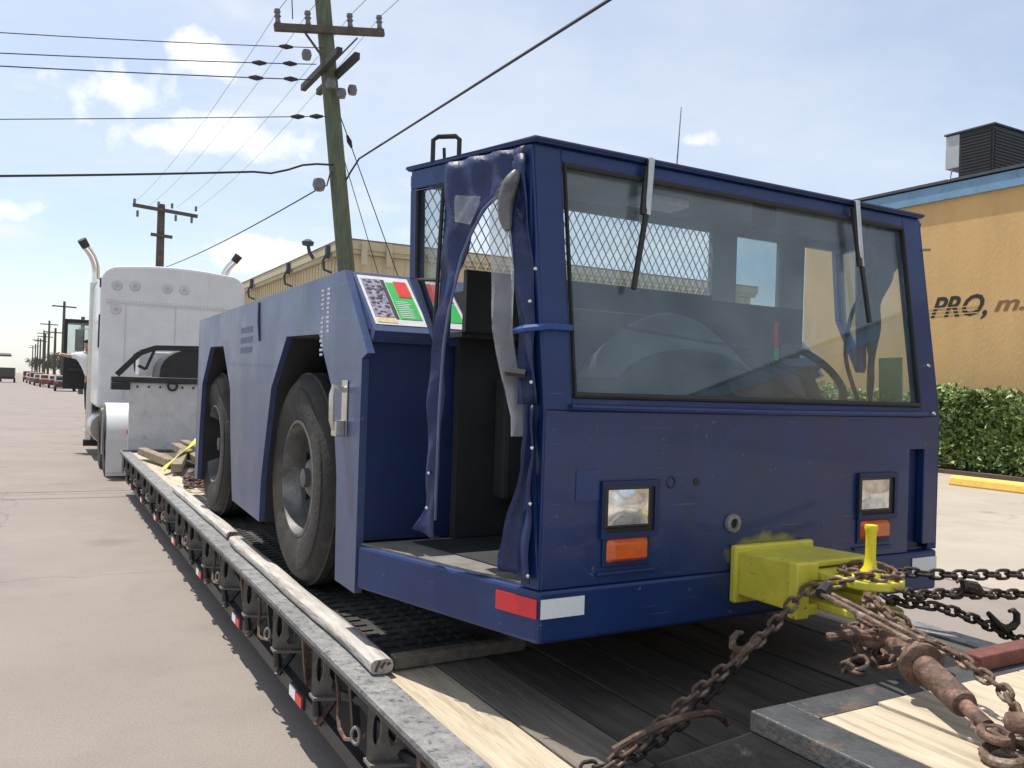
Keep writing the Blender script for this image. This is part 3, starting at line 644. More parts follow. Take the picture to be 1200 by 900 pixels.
def catpath0(pts, sub=8):
    P = [Vector(p) for p in pts]; out_ = []
    for i in range(len(P)-1):
        p0 = P[max(i-1,0)]; p1 = P[i]; p2 = P[i+1]; p3 = P[min(i+2,len(P)-1)]
        for k in range(sub):
            t = k/sub; out_.append(.5*((2*p1)+(p2-p0)*t+(2*p0-5*p1+4*p2-p3)*t*t+(3*p1-p0-3*p2+p3)*t**3))
    return out_+[P[-1]]
# interior furniture
st = MB(); st.box(1.75,2.25,2.50,2.85,1.20,1.32); st.build('seat_cushion', M_seat, TG, bevel=.04)
MB().prism([(1.74,2.74,1.30),(1.74,2.83,1.30),(1.74,2.855,1.98),(1.80,2.855,2.08),(2.30,2.855,2.08),(2.36,2.855,1.98),(2.36,2.83,1.30)][:3]+[(1.74,2.79,1.98)], (.60,0,0)).build('seat_back', M_seat, TG, bevel=.03)
cn = MB(); cn.prism([(2.32,2.36,1.04),(2.32,2.36,1.62),(2.32,2.46,1.74),(2.32,2.80,1.80),(2.32,2.80,1.04)], (.34,0,0)); cn.build('console', M_intdark, TG, bevel=.02)
hm = MB(); hm.grid(lambda u,v: (1.85+.72*u, 2.50+.30*v, 1.70+.27*math.sin(math.pi*u)**.6*math.sin(math.pi*(.15+.7*v))), 14, 8); hm.build('engine_cover', mat('engine_cover_grey', (.10,.11,.115), .6, 0, .2, 5), TG, True, solid=.01)
B(1.46, 3.17, 2.235, 2.33, 1.60, 1.632).build('dash_top', M_intdark, TG, bevel=.01)
B(2.72, 2.80, 2.60, 2.64, 1.78, 1.99).build('gauge_post', M_intdark, TG, bevel=.008)
B(2.735, 2.76, 2.59, 2.598, 1.86, 1.97).build('gauge_label', M_dr, TG); B(2.737, 2.765, 2.588, 2.5975, 1.80, 1.858).build('gauge_sticker', M_dg, TG)
MB().tube([(2.86+.19*math.cos(t), 2.52+.12*math.sin(t), 1.74+.13*math.sin(t)) for t in [2*math.pi*k/28 for k in range(28)]], .017, 8, True).build('steering_wheel', M_black, TG, True)
MB().tube([(2.86,2.52,1.74),(2.86,2.44,1.60),(2.86,2.36,1.2)], .03, 8).build('steering_column', M_intdark, TG, True)
sw = MB(); 
for a in (.5,2.6,4.7): sw.bar((2.86,2.52,1.74),(2.86+.185*math.cos(a),2.52+.117*math.sin(a),1.74+.126*math.sin(a)),.02,.012,(0,1,0))
sw.build('steering_spoke', M_black, TG)
MB().tube([*catpath0([(3.02,2.36,2.40),(3.01,2.36,2.15),(2.93,2.36,1.98),(2.91,2.36,1.82),(2.99,2.36,1.65)])], .009, 6).build('hose', M_black, TG, True)
B(1.95,2.17,2.50,2.62,2.365,2.40).build('dome_lamp', M_dw, TG, bevel=.012)
MB().bar((2.42,2.36,2.415),(2.46,2.40,2.31),.09,.02).build('sun_visor', M_intdark, TG)
B(1.46,3.18,3.03,3.078,1.045,1.838).build('doorway_shade_panel', M_intdark, TG); B(1.62,2.3,2.93,3.03,1.2,1.7).build('interior_box', M_intdark, TG, bevel=.02)  # black panel added over the firewall to deepen the doorway's shade
MB().prism([(1.43,2.25,1.0378),(3.21,2.25,1.0378),(3.36,3.03,1.0378),(1.28,3.03,1.0378)], (0,0,.004)).build('floor_mat', M_intdark, TG)
fl = MB(); fl.tube([(1.62,2.45,1.04),(1.62,2.44,1.22),(1.66,2.40,1.27)], .012, 6); fl.build('pedal_lever', M_blackpaint, TG, True)
sframe(mx, [(.18,1.60),(.34,1.60),(.34,1.84),(.18,1.84)], -.05, .005).build('green_side_shade', M_greenp, TG)
# right side door frame lower panel
sframe(mx, [(.086,1.034),(.44,1.034),(.44,1.60),(.086,1.60)], -.04, .03).build('side_door_panel', M_blue, TG)
# door curtain (left)
def lerp_tab(tab, z):
    for (z0,a),(z1,b) in zip(tab[:-1], tab[1:]):
        if z0 >= z >= z1: return a + (b-a)*(z0-z)/(z0-z1)
    return tab[-1][1] if z < tab[-1][0] else tab[0][1]
rightedge = [(2.425,.135),(2.33,.165),(2.29,.21),(2.25,.295),(2.17,.355),(2.09,.395),(1.95,.435),(1.80,.458),(1.5,.462),(1.2,.466),(1.14,.466)]
leftedge = [(2.425,.51),(1.82,.515),(1.76,.522),(1.5,.515),(1.3,.52),(1.24,.53),(1.14,.585)]
def curtL(u, v):
    z = 2.425 + (1.145-2.425)*v; a = lerp_tab(leftedge, z); b = lerp_tab(rightedge, z); s = a+(b-a)*u
    return SP(s, z-.02*u*(1 if v > .97 else 0), .012+.010*math.sin(s*55+v*7)+.006*math.sin(v*31+u*4))
MB().grid(curtL, 14, 46).build('door_curtain', M_vinyl, TG, True, solid=.003); MB().grid(lambda u,v: mx(curtL(u,v)), 14, 46).build('door_curtain', M_vinyl, TG, True, solid=.003)
hem = MB(); hem.tube([SP(lerp_tab(rightedge, z), z, .018) for z in [2.33-.03*k for k in range(39)]], .006, 6); hem.build('curtain_hem', mat('vinyl_hem', (.10,.12,.22), .5), TG, True)
pw = MB(); pw.grid(lambda u,v: SP(.43-.085*u-.04*u*(1-v), 2.30-.09*v-.02*u, .033+.004*math.sin(u*9+v*5)), 6, 6); pw.build('curtain_window', M_plastic, TG, True)
# right flap, gathered
def curtR(u, v):
    z = 2.30 + (1.50-2.30)*v; w = .05+.05*math.sin(math.pi*min(1,v*1.1))**.5
    s = .085 + .095*(1-v)*1.0 - .02*v + (u)*w; 
    return SP(s, z, .016+.022*math.sin(u*7+v*3)+.008*math.sin(v*13))
MB().grid(curtR, 8, 26).build('clear_flap', M_plastic, TG, True)
def curtR2(u, v):
    z = 1.60 + (1.055-1.60)*v; w = .045 + (.11*max(0,(v-.35)/.65)**.9)*(1-.25*max(0,(v-.9)/.1)); s = .018 + u*w
    return SP(s, z + .05*u*max(0,v-.6), .016+.018*math.sin(u*6+1)+.006*math.sin(v*17+u*3))
MB().grid(curtR2, 8, 22).build('lower_flap', M_vinyl, TG, True, solid=.003)
def curtR3(u, v):
    z = 2.40 + (1.60-2.40)*v; s = .02+srake(z) + u*.075; return SP(s, z, .010+.012*math.sin(u*5+v*9)+.004*math.sin(v*25))
MB().grid(curtR3, 6, 22).build('pillar_flap', M_vinyl, TG, True, solid=.003)
MB().tube(catpath0([SP(.15,2.34,.03),SP(.17,2.28,.045),SP(.18,2.21,.042),SP(.165,2.15,.04)],4), [.012,.018,.023,.026,.027,.027,.026,.025,.024,.022,.019,.015,.01], 12).build('rolled_flap', mat('grey_vinyl', (.11,.11,.115), .4, 0, .5, 20, bump=.3, bscale=25), TG, True)
stp = MB(); stp.tube([SP(.125,1.83,.02),SP(.06,1.835,.045),SP(.01,1.84,.02),(1.37,wy(1.84)-.012,1.845),(1.455,wy(1.845)-.01,1.845)], .011, 6); stp.build('tie_strap', M_strapb, TG, True)
MB().tube([SP(.135,1.70,.03),SP(.105,1.70,.05),SP(.06,1.695,.03)], .014, 6).build('buckle_strap', M_black, TG, True)
snap = MB(); snap.lathe([(0,.005),(.0038,.004),(.0062,.001),(.0062,-.001)], (0,0,0), (-.954,-.3,0), 10); sme = snap.mesh('snap'); sme.materials.append(M_chrome)
for s, z in ((.045,2.02),(.06,1.92),(.035,1.67),(.02,1.47),(.02,1.30),(.02,1.08),(.49,1.35),(.495,1.23)):
    o = bpy.data.objects.new('snap', sme); COL.objects.link(o); o.parent = TG; v = Vector(SP(s,z,.032)); o.location = v - TG.location
# headlights, signals
def headlight(x0, lx0, lx1):
    r = MB(); z0, z1 = 1.178, 1.362; x1 = x0+.232; t = .02
    r.box(x0,x1,2.176,2.1885,z1-t,z1); r.box(x0,x1,2.176,2.1885,z0,z0+t); r.box(x0,x0+t,2.176,2.1885,z0+t,z1-t); r.box(x1-t,x1,2.176,2.1885,z0+t,z1-t)
    h = r.build('headlight', M_blue_dark, TG)
    B(x0+t,x1-t,2.183,2.1885,z0+t,z1-t).build('headlight_recess', M_black, h)
    bz = MB(); bz.box(lx0-.012,lx1+.012,2.172,2.1825,1.212,1.345); bz.build('headlight_bezel', M_blackpaint, h, bevel=.004)
    MB().grid(lambda u,v: (lx0+(lx1-lx0)*u, 2.1715-.010*math.sin(math.pi*u)*math.sin(math.pi*v), 1.222+.113*v), 8, 6).build('headlight_lens', M_lens, h, True)
headlight(1.565, 1.585, 1.745); headlight(2.785, 2.795, 2.955)
for x0 in (1.588, 2.80):
    MB().grid(lambda u,v: (x0+.168*u, 2.186-.028*min(1,math.sin(math.pi*u)*3)*min(1,math.sin(math.pi*v)*2), 1.100+.078*v), 16, 10).build('turn_signal', M_orange, TG, True)
    B(x0-.012,x0+.18,2.182,2.1885,1.086,1.192).build('signal_bezel', M_blue_dark, TG, bevel=.003)
    B(x0-.03,x0+.20,2.179,2.1885,1.060,1.072).build('signal_trim', M_blue, TG, bevel=.003)
# plugs and holes
MB().lathe([(.018,-.004),(.018,-.014),(.032,-.012),(.034,0)], (2.135,2.1895,1.20), (0,1,0), 20).build('coupling_ring', M_rail, TG, True)
MB().lathe([(0,-.003),(.018,-.003)], (2.135,2.1895,1.20), (0,1,0), 16).build('coupling_hole', M_black, TG)
MB().lathe([(0,-.002),(.013,-.002),(.013,0)], (1.965,2.1895,1.350), (0,1,0), 14).build('panel_hole', M_black, TG)
MB().lathe([(.015,-.002),(.019,-.003),(.022,0)], (1.853,2.1895,1.352), (0,1,0), 16).build('panel_ring', M_blue_dark, TG)
B(1.47,1.56,2.1875,2.1895,1.30,1.40).build('repair_patch', mat('patch_blue', (.012,.038,.14), .4), TG)
# reflective tape on corner
B(1.352,1.512,2.1820,2.1845,.945,1.005).build('reflective_tape', M_whitet, TG)
MB().prism([SP(s,z,.0015) for s,z in ((.006,.945),(.18,.945),(.18,1.005),(.006,1.005))], so*.0025).build('reflective_tape', M_red, TG)
B(3.13,3.288,2.1820,2.1845,.945,1.005).build('reflective_tape', M_whitet, TG)
# wipers
def wiper(x0, x1, z1, zmid):
    w = MB(); y = lambda z: wy(z)-.022
    w.bar((x0,wy(2.43)-.03,2.452),(x0-.25*(x0-x1),y(zmid),zmid), .024, .014, (0,1,0)); a = w.build('wiper_arm', M_chromed, TG, bevel=.003)
    b = MB(); b.bar((x0-.012,y(2.42),2.42),(x0-.30*(x0-x1)-.014,y(zmid-.02),zmid),.022,.012,(0,1,0)); b.build('wiper_linkage', M_black, a)
    c = MB(); c.bar((x0-.25*(x0-x1),y(zmid)+.002,zmid+.02),(x1,y(z1),z1),.016,.012,(0,1,0)); c.build('wiper_blade', M_black, a)
wiper(1.80, 1.70, 1.99, 2.25); wiper(2.85, 2.872, 1.955, 2.18)
# roof handle, antenna, mirror stub
MB().tube([(1.20,2.77,2.45),(1.20,2.77,2.53),(1.215,2.76,2.542),(1.265,2.72,2.542),(1.275,2.71,2.53),(1.275,2.71,2.45)], .009, 8).build('roof_handle', M_black, TG, True)
MB().tube([(1.235,2.745,2.45),(1.232,2.745,2.50)], .006, 6).build('roof_bracket', M_black, TG)
MB().tube([(2.19,2.62,2.45),(2.21,2.62,2.80)], [.0035,.0018], 6).build('antenna', M_rail, TG)
MB().tube([(3.285,wy(2.3),2.30),(3.33,wy(2.3)-.01,2.305)], .006, 6).build('mirror_stub', M_rail, TG)
bl = MB()
for x,z in ((1.40,1.84),(3.25,1.80),(3.255,1.60)): bl.lathe([(0,-.008),(.006,-.007),(.009,0)], (x, wy(z)-.001, z), (0,1,0), 10)
bl.build('snap_stud', M_chrome, TG)
# tow hitch
hb = MB()
hb.box(2.125,2.515,2.155,2.185,.925,1.125)
hb.build('hitch_mount', M_yellow, TG, bevel=.008)
h2 = MB()
h2.prism([(2.14,2.156,1.105),(2.14,1.90,1.115),(2.14,1.90,.955),(2.14,2.156,.955)], (.02,0,0)); h2.prism([(2.48,2.156,1.105),(2.48,1.90,1.115),(2.48,1.90,.955),(2.48,2.156,.955)], (.02,0,0))
h2.prism([(2.16,2.156,1.085),(2.16,1.90,1.095),(2.16,1.90,1.115),(2.16,2.156,1.105)], (.32,0,0)); h2.prism([(2.16,2.156,.955),(2.16,1.90,.955),(2.16,1.90,.975),(2.16,2.156,.975)], (.32,0,0))
h2.box(2.10,2.158,1.86,1.90,.945,1.125); h2.box(2.158,2.21,1.87,1.90,1.06,1.12); h2.box(2.158,2.21,1.87,1.90,.95,.985)
h2.box(2.161,2.479,2.00,2.02,.976,1.084)
h2.build('hitch_box', M_yellow, TG, bevel=.006)
h3 = MB(); pl_ = [(2.215,1.93),(2.215,1.76)]+[(2.32-.105*math.cos(t),1.76-.095*math.sin(t)) for t in [math.pi*k/12 for k in range(1,12)]]+[(2.425,1.76),(2.425,1.93)]
h3.prism([(x,y,1.060) for x,y in pl_], (0,0,.028)); h3.prism([(x,y,.965) for x,y in pl_], (0,0,.025)); h3.build('hitch_tongue', M_yellow, TG, bevel=.005)
pn = MB(); pn.lathe([(.0,.165),(.019,.162),(.021,.152),(.018,.142),(.016,.132),(.016,.06),(.020,.03),(.034,.012),(.038,0),(.02,0),(.018,-.13),(0,-.13)], (2.32,1.765,1.0885), (0,0,1), 18); pn.build('hitch_pin', M_yellowb, TG, True)

# ------------------------------------------------------------------ chains
def link_mesh(name, pitch, d, m_):
    r = d/2; w = pitch*.36; hl = (pitch+d)/2 - w   # centre line stadium
    pts = []
    for k in range(6): t = -math.pi/2 + math.pi*k/5; pts.append((hl + w*math.cos(t), w*math.sin(t), 0))
    for k in range(6): t = math.pi/2 + math.pi*k/5; pts.append((-hl + w*math.cos(t), w*math.sin(t), 0))
    me = MB().tube(pts, r, 6, True).mesh(name); me.materials.append(m_)
    for p in me.polygons: p.use_smooth = True
    return me
def catpath(pts, sub=24):
    P = [Vector(p) for p in pts]; out = []
    for i in range(len(P)-1):
        p0 = P[max(i-1,0)]; p1 = P[i]; p2 = P[i+1]; p3 = P[min(i+2,len(P)-1)]
        for k in range(sub):
            t = k/sub; out.append(.5*((2*p1)+(p2-p0)*t+(2*p0-5*p1+4*p2-p3)*t*t+(3*p1-p0-3*p2+p3)*t**3))
    out.append(P[-1]); return out
def resample(path, step):
    out = [path[0]]; acc = 0; prev = path[0]
    for p in path[1:]:
        while (p-prev).length + acc >= step:
            d = (p-prev); t = (step-acc)/d.length; prev = prev + d*t; out.append(prev); acc = 0
        acc += (p-prev).length; prev = p
    return out
LM = {}
def chain(label, pts, pitch=.041, d=.0118, m_=None, twist=.78, name='chain', wob=.12):
    m_ = m_ or M_rust; key = (pitch, d, m_.name)
    if key not in LM: LM[key] = link_mesh('link', pitch, d, m_)
    path = resample(catpath(pts), pitch)
    c = thing(name, label, 'chain', path[0], 'tie-down chains')
    for i in range(len(path)-1):
        a, b = path[i], path[i+1]; x = (b-a).normalized(); u = Vector((0,0,1)) if abs(x.z) < .9 else Vector((1,0,0))
        y_ = u.cross(x).normalized(); z_ = x.cross(y_); an = twist + (math.pi/2 if i%2 else 0) + random.uniform(-wob,wob)
        yy = y_*math.cos(an)+z_*math.sin(an); zz_ = x.cross(yy)
        M = Matrix((x, yy, zz_)).transposed().to_4x4(); M.translation = (a+b)/2 - path[0]
        o = bpy.data.objects.new('link', LM[key]); COL.objects.link(o); o.parent = c; o.matrix_local = M
    return c
def hook(mb, p, d, s=1.0, up=(0,0,1)):
    p = Vector(p); x = Vector(d).normalized(); u = Vector(up); y_ = u.cross(x).normalized(); z_ = x.cross(y_)
    pts = [(-.03,0),(0,.0),(.03,.004),(.055,.022),(.065,.045),(.052,.066),(.03,.07),(.014,.058)]
    rr = [.009,.011,.012,.013,.012,.011,.009,.006]
    mb.tube([p + x*a*s + z_*b*s for a,b in pts], [r*s for r in rr], 8); return mb
# left chain pair hitch -> deck
chain('upper rusty chain from the yellow hitch down to the left of the deck', [(2.30,1.70,1.085),(2.20,1.78,1.075),(2.11,1.84,1.04),(1.94,1.85,.915),(1.66,1.865,.757),(1.49,1.87,.66),(1.34,1.87,.60)], twist=.55)
chain('lower dull chain hanging just under the upper rusty chain on the left', [(1.90,1.87,.878),(1.84,1.875,.82),(1.72,1.88,.725),(1.56,1.885,.645),(1.44,1.885,.616),(1.30,1.90,.616)], twist=.4, m_=M_chaindk)
hk = MB(); hook(hk, (1.905,1.85,.895), (-.8,.05,-.5), 1.0); hk.tube([(1.93,1.85,.91),(1.86,1.845,.885),(1.83,1.85,.845)], .012, 8)
tag(hk.build('grab_hook', M_rust, smooth=True), 'rusty grab hook joining the two left chains below the hitch', 'hook')
bn = MB(); bn.tube(catpath([(1.40,1.86,.665),(1.50,1.83,.715),(1.60,1.80,.745),(1.70,1.79,.742),(1.76,1.80,.70)],8), .011, 8)
tag(bn.build('bent_rod', M_rust2, smooth=True), 'bent rusty rod on the dark deck behind the left chain', 'rod')
# right chains
chain('topmost dark chain running right from the hitch across the pale lot', [(2.36,1.70,1.10),(2.48,1.80,1.085),(2.62,1.72,1.078),(2.90,1.62,1.078),(3.25,1.47,1.09),(3.60,1.30,1.10)], m_=M_chaindk, twist=.2)
chain('middle dark chain running right from the hitch', [(2.30,1.64,1.07),(2.40,1.66,1.045),(2.55,1.66,1.035),(2.72,1.63,1.025),(2.90,1.60,1.014),(3.25,1.47,1.0),(3.6,1.30,.99)], m_=M_chaindk, twist=.2)
chain('lowest dark chain sloping down right to a grab hook', [(2.26,1.67,1.05),(2.36,1.68,1.02),(2.50,1.65,1.0),(2.62,1.62,.962),(2.74,1.60,.915),(2.84,1.59,.875),(2.95,1.56,.85),(3.2,1.5,.80),(3.5,1.45,.72)], m_=M_chaindk, twist=.5)
hk = MB(); hook(hk, (2.74,1.592,.93), (.85,-.1,-.5), 1.0); hk.tube([(2.68,1.595,.975),(2.76,1.59,.91)], [.008,.015], 8)
tag(hk.build('grab_hook', M_chaindk, smooth=True), 'dark grab hook on the lowest right chain', 'hook')
hk = MB(); hk.tube([(2.62,1.64,1.06),(2.66,1.63,1.05),(2.69,1.625,1.03)], [.018,.022,.012], 8); hook(hk, (2.58,1.65,1.03), (.9,0,-.1), .7)
tag(hk.build('grab_hook', M_chaindk, smooth=True), 'dark grab hook on the middle right chain beside the hitch', 'hook')
# chain wrapped round the pin
lp = [(2.32+.085*math.cos(t), 1.765+.085*math.sin(t), 1.102+.006*math.sin(t*2)) for t in [2*math.pi*k/14 for k in range(15)]]
chain('rusty chain looped round the yellow hitch pin', lp, m_=M_rust, twist=1.2)
# heap below the hitch
heap = [(2.06,1.60,1.03),(2.10,1.52,.99),(2.16,1.50,.985),(2.20,1.56,1.01),(2.14,1.62,1.02),(2.05,1.55,.96),(2.0,1.50,.93),(2.08,1.44,.96),(2.16,1.42,.97),(2.22,1.47,.95),(2.10,1.52,.93),(1.98,1.56,.92),(1.95,1.50,.91)]
chain('heap of rusty chain bunched in front of the hitch', heap, pitch=.046, d=.0135, twist=.3, wob=.5, m_=M_rust2)
chain('rusty chain trailing from the heap to the ratchet binder', [(2.16,1.66,1.06),(2.12,1.60,1.07),(2.06,1.50,1.05),(2.03,1.43,1.04),(2.02,1.36,1.03),(2.02,1.28,1.015),(1.99,1.20,1.0),(1.96,1.12,.985),(1.90,1.06,.96),(1.84,1.02,.945),(1.80,1.08,.935)], pitch=.036, d=.012, twist=.9, wob=.3, m_=M_rust)
chain('second heap of rusty chain hanging under the hitch tongue', [(2.22,1.70,1.03),(2.16,1.66,1.0),(2.08,1.64,.97),(2.02,1.60,.99),(2.0,1.54,1.0),(2.06,1.50,1.01),(2.13,1.55,1.0),(2.18,1.60,.97),(2.10,1.60,.93),(2.0,1.58,.90),(1.94,1.54,.92),(1.97,1.49,.95)], pitch=.042, d=.0125, m_=M_rust, wob=.5)
bh = MB(); hook(bh, (1.98,1.56,1.0), (.3,-.6,-.5), 1.15, (.5,.2,1)); hook(bh, (2.02,1.58,.97), (-.4,-.5,-.4), 1.1, (1,.2,.4)); bh.tube([(1.93,1.60,.985),(1.97,1.545,1.005),(2.02,1.515,1.0)], [.012,.015,.012], 8)
tag(bh.build('double_hook', M_rust2, smooth=True), 'large rusty clevis hooks hanging below the yellow hitch', 'hook')
# ratchet binder
RB = thing('ratchet_binder', 'brown rusty ratchet load binder lying across the raised rear deck', 'load binder', (1.9,1.25,.98))
a0 = Vector((2.005,1.475,1.03)); a1 = Vector((1.79,1.055,.955)); dv = (a1-a0).normalized(); L_ = (a1-a0).length
def along(mb, prof, n=20): return mb.lathe([(r,h*L_) for r,h in prof], a0, dv, n)
along(MB(), [(0,-.02),(.013,-.02),(.014,.02),(.028,.05),(.030,.30),(.028,.34),(0,.34)]).build('barrel', M_rust2, RB, True)
along(MB(), [(0,.42),(.031,.42),(.032,.44),(.032,.78),(.029,.80),(0,.80)]).build('sleeve', M_rust2, RB, True)
along(MB(), [(0,.78),(.0165,.78),(.0165,.985),(0,.985)]).build('screw', M_rust2, RB, True)
ge = MB(); ec = a0+dv*L_*.37; u_ = Vector((0,0,1)); ga = dv.cross(u_).normalized(); gb = dv.cross(ga)
tp = []
for k in range(32):
    t = 2*math.pi*k/32; rr = .048 if k%4 < 2 else .040; tp.append(ec + (ga*math.cos(t)+gb*math.sin(t))*rr - dv*.012)
ge.prism(tp, dv*.018); ge.build('ratchet_gear', M_rust, RB)
MB().lathe([(.028,.004),(.052,.004),(.055,.010),(.055,.022),(.046,.028),(.028,.028)], ec, dv, 28, True).build('gear_collar', M_rust2, RB, True)
hdl = MB(); hdl.bar(ec+Vector((.02,.0,.05)), (1.96,1.63,1.10), .016, .012); hdl.bar(ec+Vector((-.02,.01,.05)), (1.93,1.62,1.10), .016, .012); hdl.build('handle', M_rust, RB, bevel=.003)
MB().tube([(1.925,1.62,1.10),(1.965,1.635,1.115)], .018, 8).build('handle_grip', M_black, RB)
ey = MB(); e1 = a1; sdv = dv.cross(Vector((0,0,1))).normalized()
ey.tube([e1 + sdv*.028*math.cos(t) + dv*(.02+.028*math.sin(t)) for t in [2*math.pi*k/14 for k in range(14)]], .010, 8, True); ey.build('eye', M_rust2, RB, True)
chain('short chain with large links at the near end of the ratchet binder', [(1.80,1.09,.955),(1.785,1.03,.94),(1.80,.98,.93),(1.85,.98,.925),(1.88,1.02,.925),(1.86,1.07,.925)], pitch=.042, d=.014, m_=M_rust, twist=.6)
rg = MB(); rg.tube([(1.79+.055*math.cos(t), 1.015+.04*math.sin(t), .918+.006*math.cos(t)) for t in [2*math.pi*k/18 for k in range(18)]], .011, 8, True)
tag(rg.build('steel_ring', M_rust, smooth=True), 'rusty steel ring lying flat on the planks under the binder', 'ring')
bg_ = MB(); bg_.tube(catpath([(1.79,1.02,.985),(1.80,.95,.99),(1.775,.88,.965),(1.73,.84,.93)],8), [.018+.010*min(1,k/8) for k in range(25)], 10)
tag(bg_.build('bent_bar', M_rust2, smooth=True), 'thick brown bent steel bar at the lower right corner', 'bar')
# rusty clutter far on deck
for i in range(3):
    px_ = [(1.20+random.uniform(-.02,.35)+.05*i, 8.3+.28*i+random.uniform(-.3,.3), DZ+.03+random.uniform(0,.05)) for _ in range(9)]
    chain(['tangled rusty chain on the deck behind the far timber','tangled rusty chain in the middle of the far deck pile','tangled rusty chain at the far end of the deck pile'][i], px_, pitch=.05, d=.016, m_=M_rust2, wob=.6)

# ------------------------------------------------------------------ white semi truck
TK = thing('semi_truck', 'white semi truck with tall sleeper and chrome stacks coupled to the trailer', 'truck', (2.2, 17, 0))
TX = 2.2
def rrect(x0, x1, z0, z1, r, y, arch=0.0, n=6):
    p = [(x0,y,z0),(x1,y,z0)]
    for k in range(n+1): t = math.pi/2*k/n; p.append((x1-r+r*math.cos(t), y, z1-r+r*math.sin(t)))
    for k in range(1,8): u = k/8; p.append((x1-r-(x1-x0-2*r)*u, y, z1+arch*math.sin(math.pi*u)))
    for k in range(n+1): t = math.pi/2+math.pi/2*k/n; p.append((x0+r+r*math.cos(t), y, z1-r+r*math.sin(t)))
    return p
MB().prism(rrect(.90,3.46,1.05,3.66,.30,17.0,.07), (0,2.35,0)).build('sleeper', M_white, TK, bevel=.05)
pd = MB().lathe([(.085,-.03),(.10,-.026),(.11,0)], (0,0,0), (0,1,0), 20)
for x, z in ((1.17,3.30),(1.47,3.31),(2.03,3.31),(2.33,3.31),(1.16,2.86)):
    c = MB().lathe([(.0,-.028),(.055,-.028),(.085,-.018),(.095,0)], (x,16.998,z), (0,1,0), 20).build('round_plate', M_grey, TK, True)
    MB().lathe([(0,-.031),(.035,-.031),(.04,-.026)], (x,16.998,z), (0,1,0), 12).build('plate_hub', M_acgrey, c)
for z0,z1 in ((2.15,2.75),(3.25,3.42)): B(.885,.905,17.03,17.10,z0,z1).build('marker_slot', M_black, TK)
B(1.0,3.36,16.985,16.998,2.985,2.992).build('panel_seam', M_grey, TK)
for x in (1.32, 2.18, 3.04): B(x,x+.012,16.988,16.998,1.2,2.98).build('panel_seam', M_grey, TK)
rv = MB()
for q in range(40):
    for z in (2.95, 3.03): rv.lathe([(0,-.008),(.010,-.006),(.012,0)], (1.02+q*.06,16.998,z), (0,1,0), 6)
rv.build('rivet_row', M_grey, TK)['kind'] = 'stuff'
for q, m_ in enumerate((M_black, M_redpaint)):
    MB().tube(catpath([(1.5+.12*q,16.98,2.05),(1.48+.12*q,16.4,1.72),(1.55+.12*q,15.6,1.68),(1.65+.1*q,14.6,1.75),(1.7+.1*q,13.95,1.8)],8), .02, 6).build('air_line', m_, TK, True)
for x in (1.30, 3.10): B(x-.09,x+.09,14.56,14.584,.72,.80).build('tail_lamp', M_red, TK, bevel=.01)
MB().prism(rrect(1.05,3.35,1.1,3.0,.2,19.62,.03), (0,1.5,0)).build('cab', M_white, TK, bevel=.03)
MB().prism(rrect(1.35,3.05,.9,2.1,.25,21.13,.05), (0,2.2,0)).build('hood', M_white, TK, bevel=.05)
B(1.7,2.7,13.2,23.2,.72,1.0).build('frame', M_frame, TK)
B(1.75,2.65,15.0,16.2,1.0,1.08).build('fifth_wheel', M_blackpaint, TK)
# stacks
for sx, dx in ((.93,-1),(3.47,1)):
    MB().tube([(sx,19.47,.30),(sx,19.47,1.2),(sx,19.47,3.55)], .10, 16).build('stack_shield', M_chromed, TK, True)
    MB().tube(catpath([(sx,19.47,3.5),(sx,19.47,3.75),(sx+.02*dx,19.45,3.95),(sx+.10*dx,19.40,4.13),(sx+.21*dx,19.33,4.27)],5), .075, 14).build('stack_pipe', M_chrome, TK, True)
    MB().tube([(sx+.20*dx,19.335,4.26),(sx+.29*dx,19.28,4.40)], [.082,.09], 14).build('stack_tip', M_black, TK, True)
# tanks, steps
for sx in (1.02, 3.38):
    MB().lathe([(0,0),(.28,0),(.3,.03),(.3,1.37),(.28,1.4),(0,1.4)], (sx+(.12 if sx<2 else -.12),18.1,.62), (0,1,0), 24).build('fuel_tank', M_chromed, TK, True)
B(.84,1.10,19.62,20.9,.40,.44).build('step', M_chromed, TK); B(.88,1.10,19.62,20.9,.74,.78).build('step', M_chromed, TK)
B(.80,1.10,19.3,19.55,.18,.30).build('mud_guard', M_black, TK)
# fenders and wheels
def fender(x0, x1):
    n = 14; ro = .64; ri = .615; yc, zc = 15.25, .56; a = []; b = []
    pts = []
    for k in range(n+1): t = math.pi*k/n; pts.append((yc-ro*math.cos(t)*1.0, zc+ro*math.sin(t)))
    outp = [(yc-ro,.06)]+pts+[(yc+ro,.30)]; inp = [(yc+ri,.30)]+[(yc+ri*math.cos(math.pi*k/n), zc+ri*math.sin(math.pi*k/n)) for k in range(n+1)]+[(yc-ri,.06)]
    return MB().prism([(x0,y,z) for y,z in outp+inp], (x1-x0,0,0))
for x0,x1 in ((.93,1.50),(2.90,3.47)):
    fender(x0,x1).build('fender', M_white, TK, True)
    xs_ = x0 if x0 < 2 else x1-.02
tw = [(-.0,.52),]
def tyre(name, x, y, z, R, hw, parent):
    return MB().lathe([(.3*R/.52,-hw*.8),(.42*R/.52,-hw),(.49*R/.52,-hw*.9),(R,-hw*.6),(R,hw*.6),(.49*R/.52,hw*.9),(.42*R/.52,hw),(.3*R/.52,hw*.8)], (x,y,z), (1,0,0), 32).build(name, M_tyre, parent, True)
for y in (15.25, 16.55):
    for x in (1.06,1.36,3.04,3.34):
        tyre('drive_tyre', x, y, .52, .52, .13, TK)
        MB().lathe([(.0,-.05),(.2,-.05),(.29,-.09),(.3,.09),(0,.05)], (x,y,.52), (1,0,0), 24).build('drive_rim', M_chromed, TK, True)
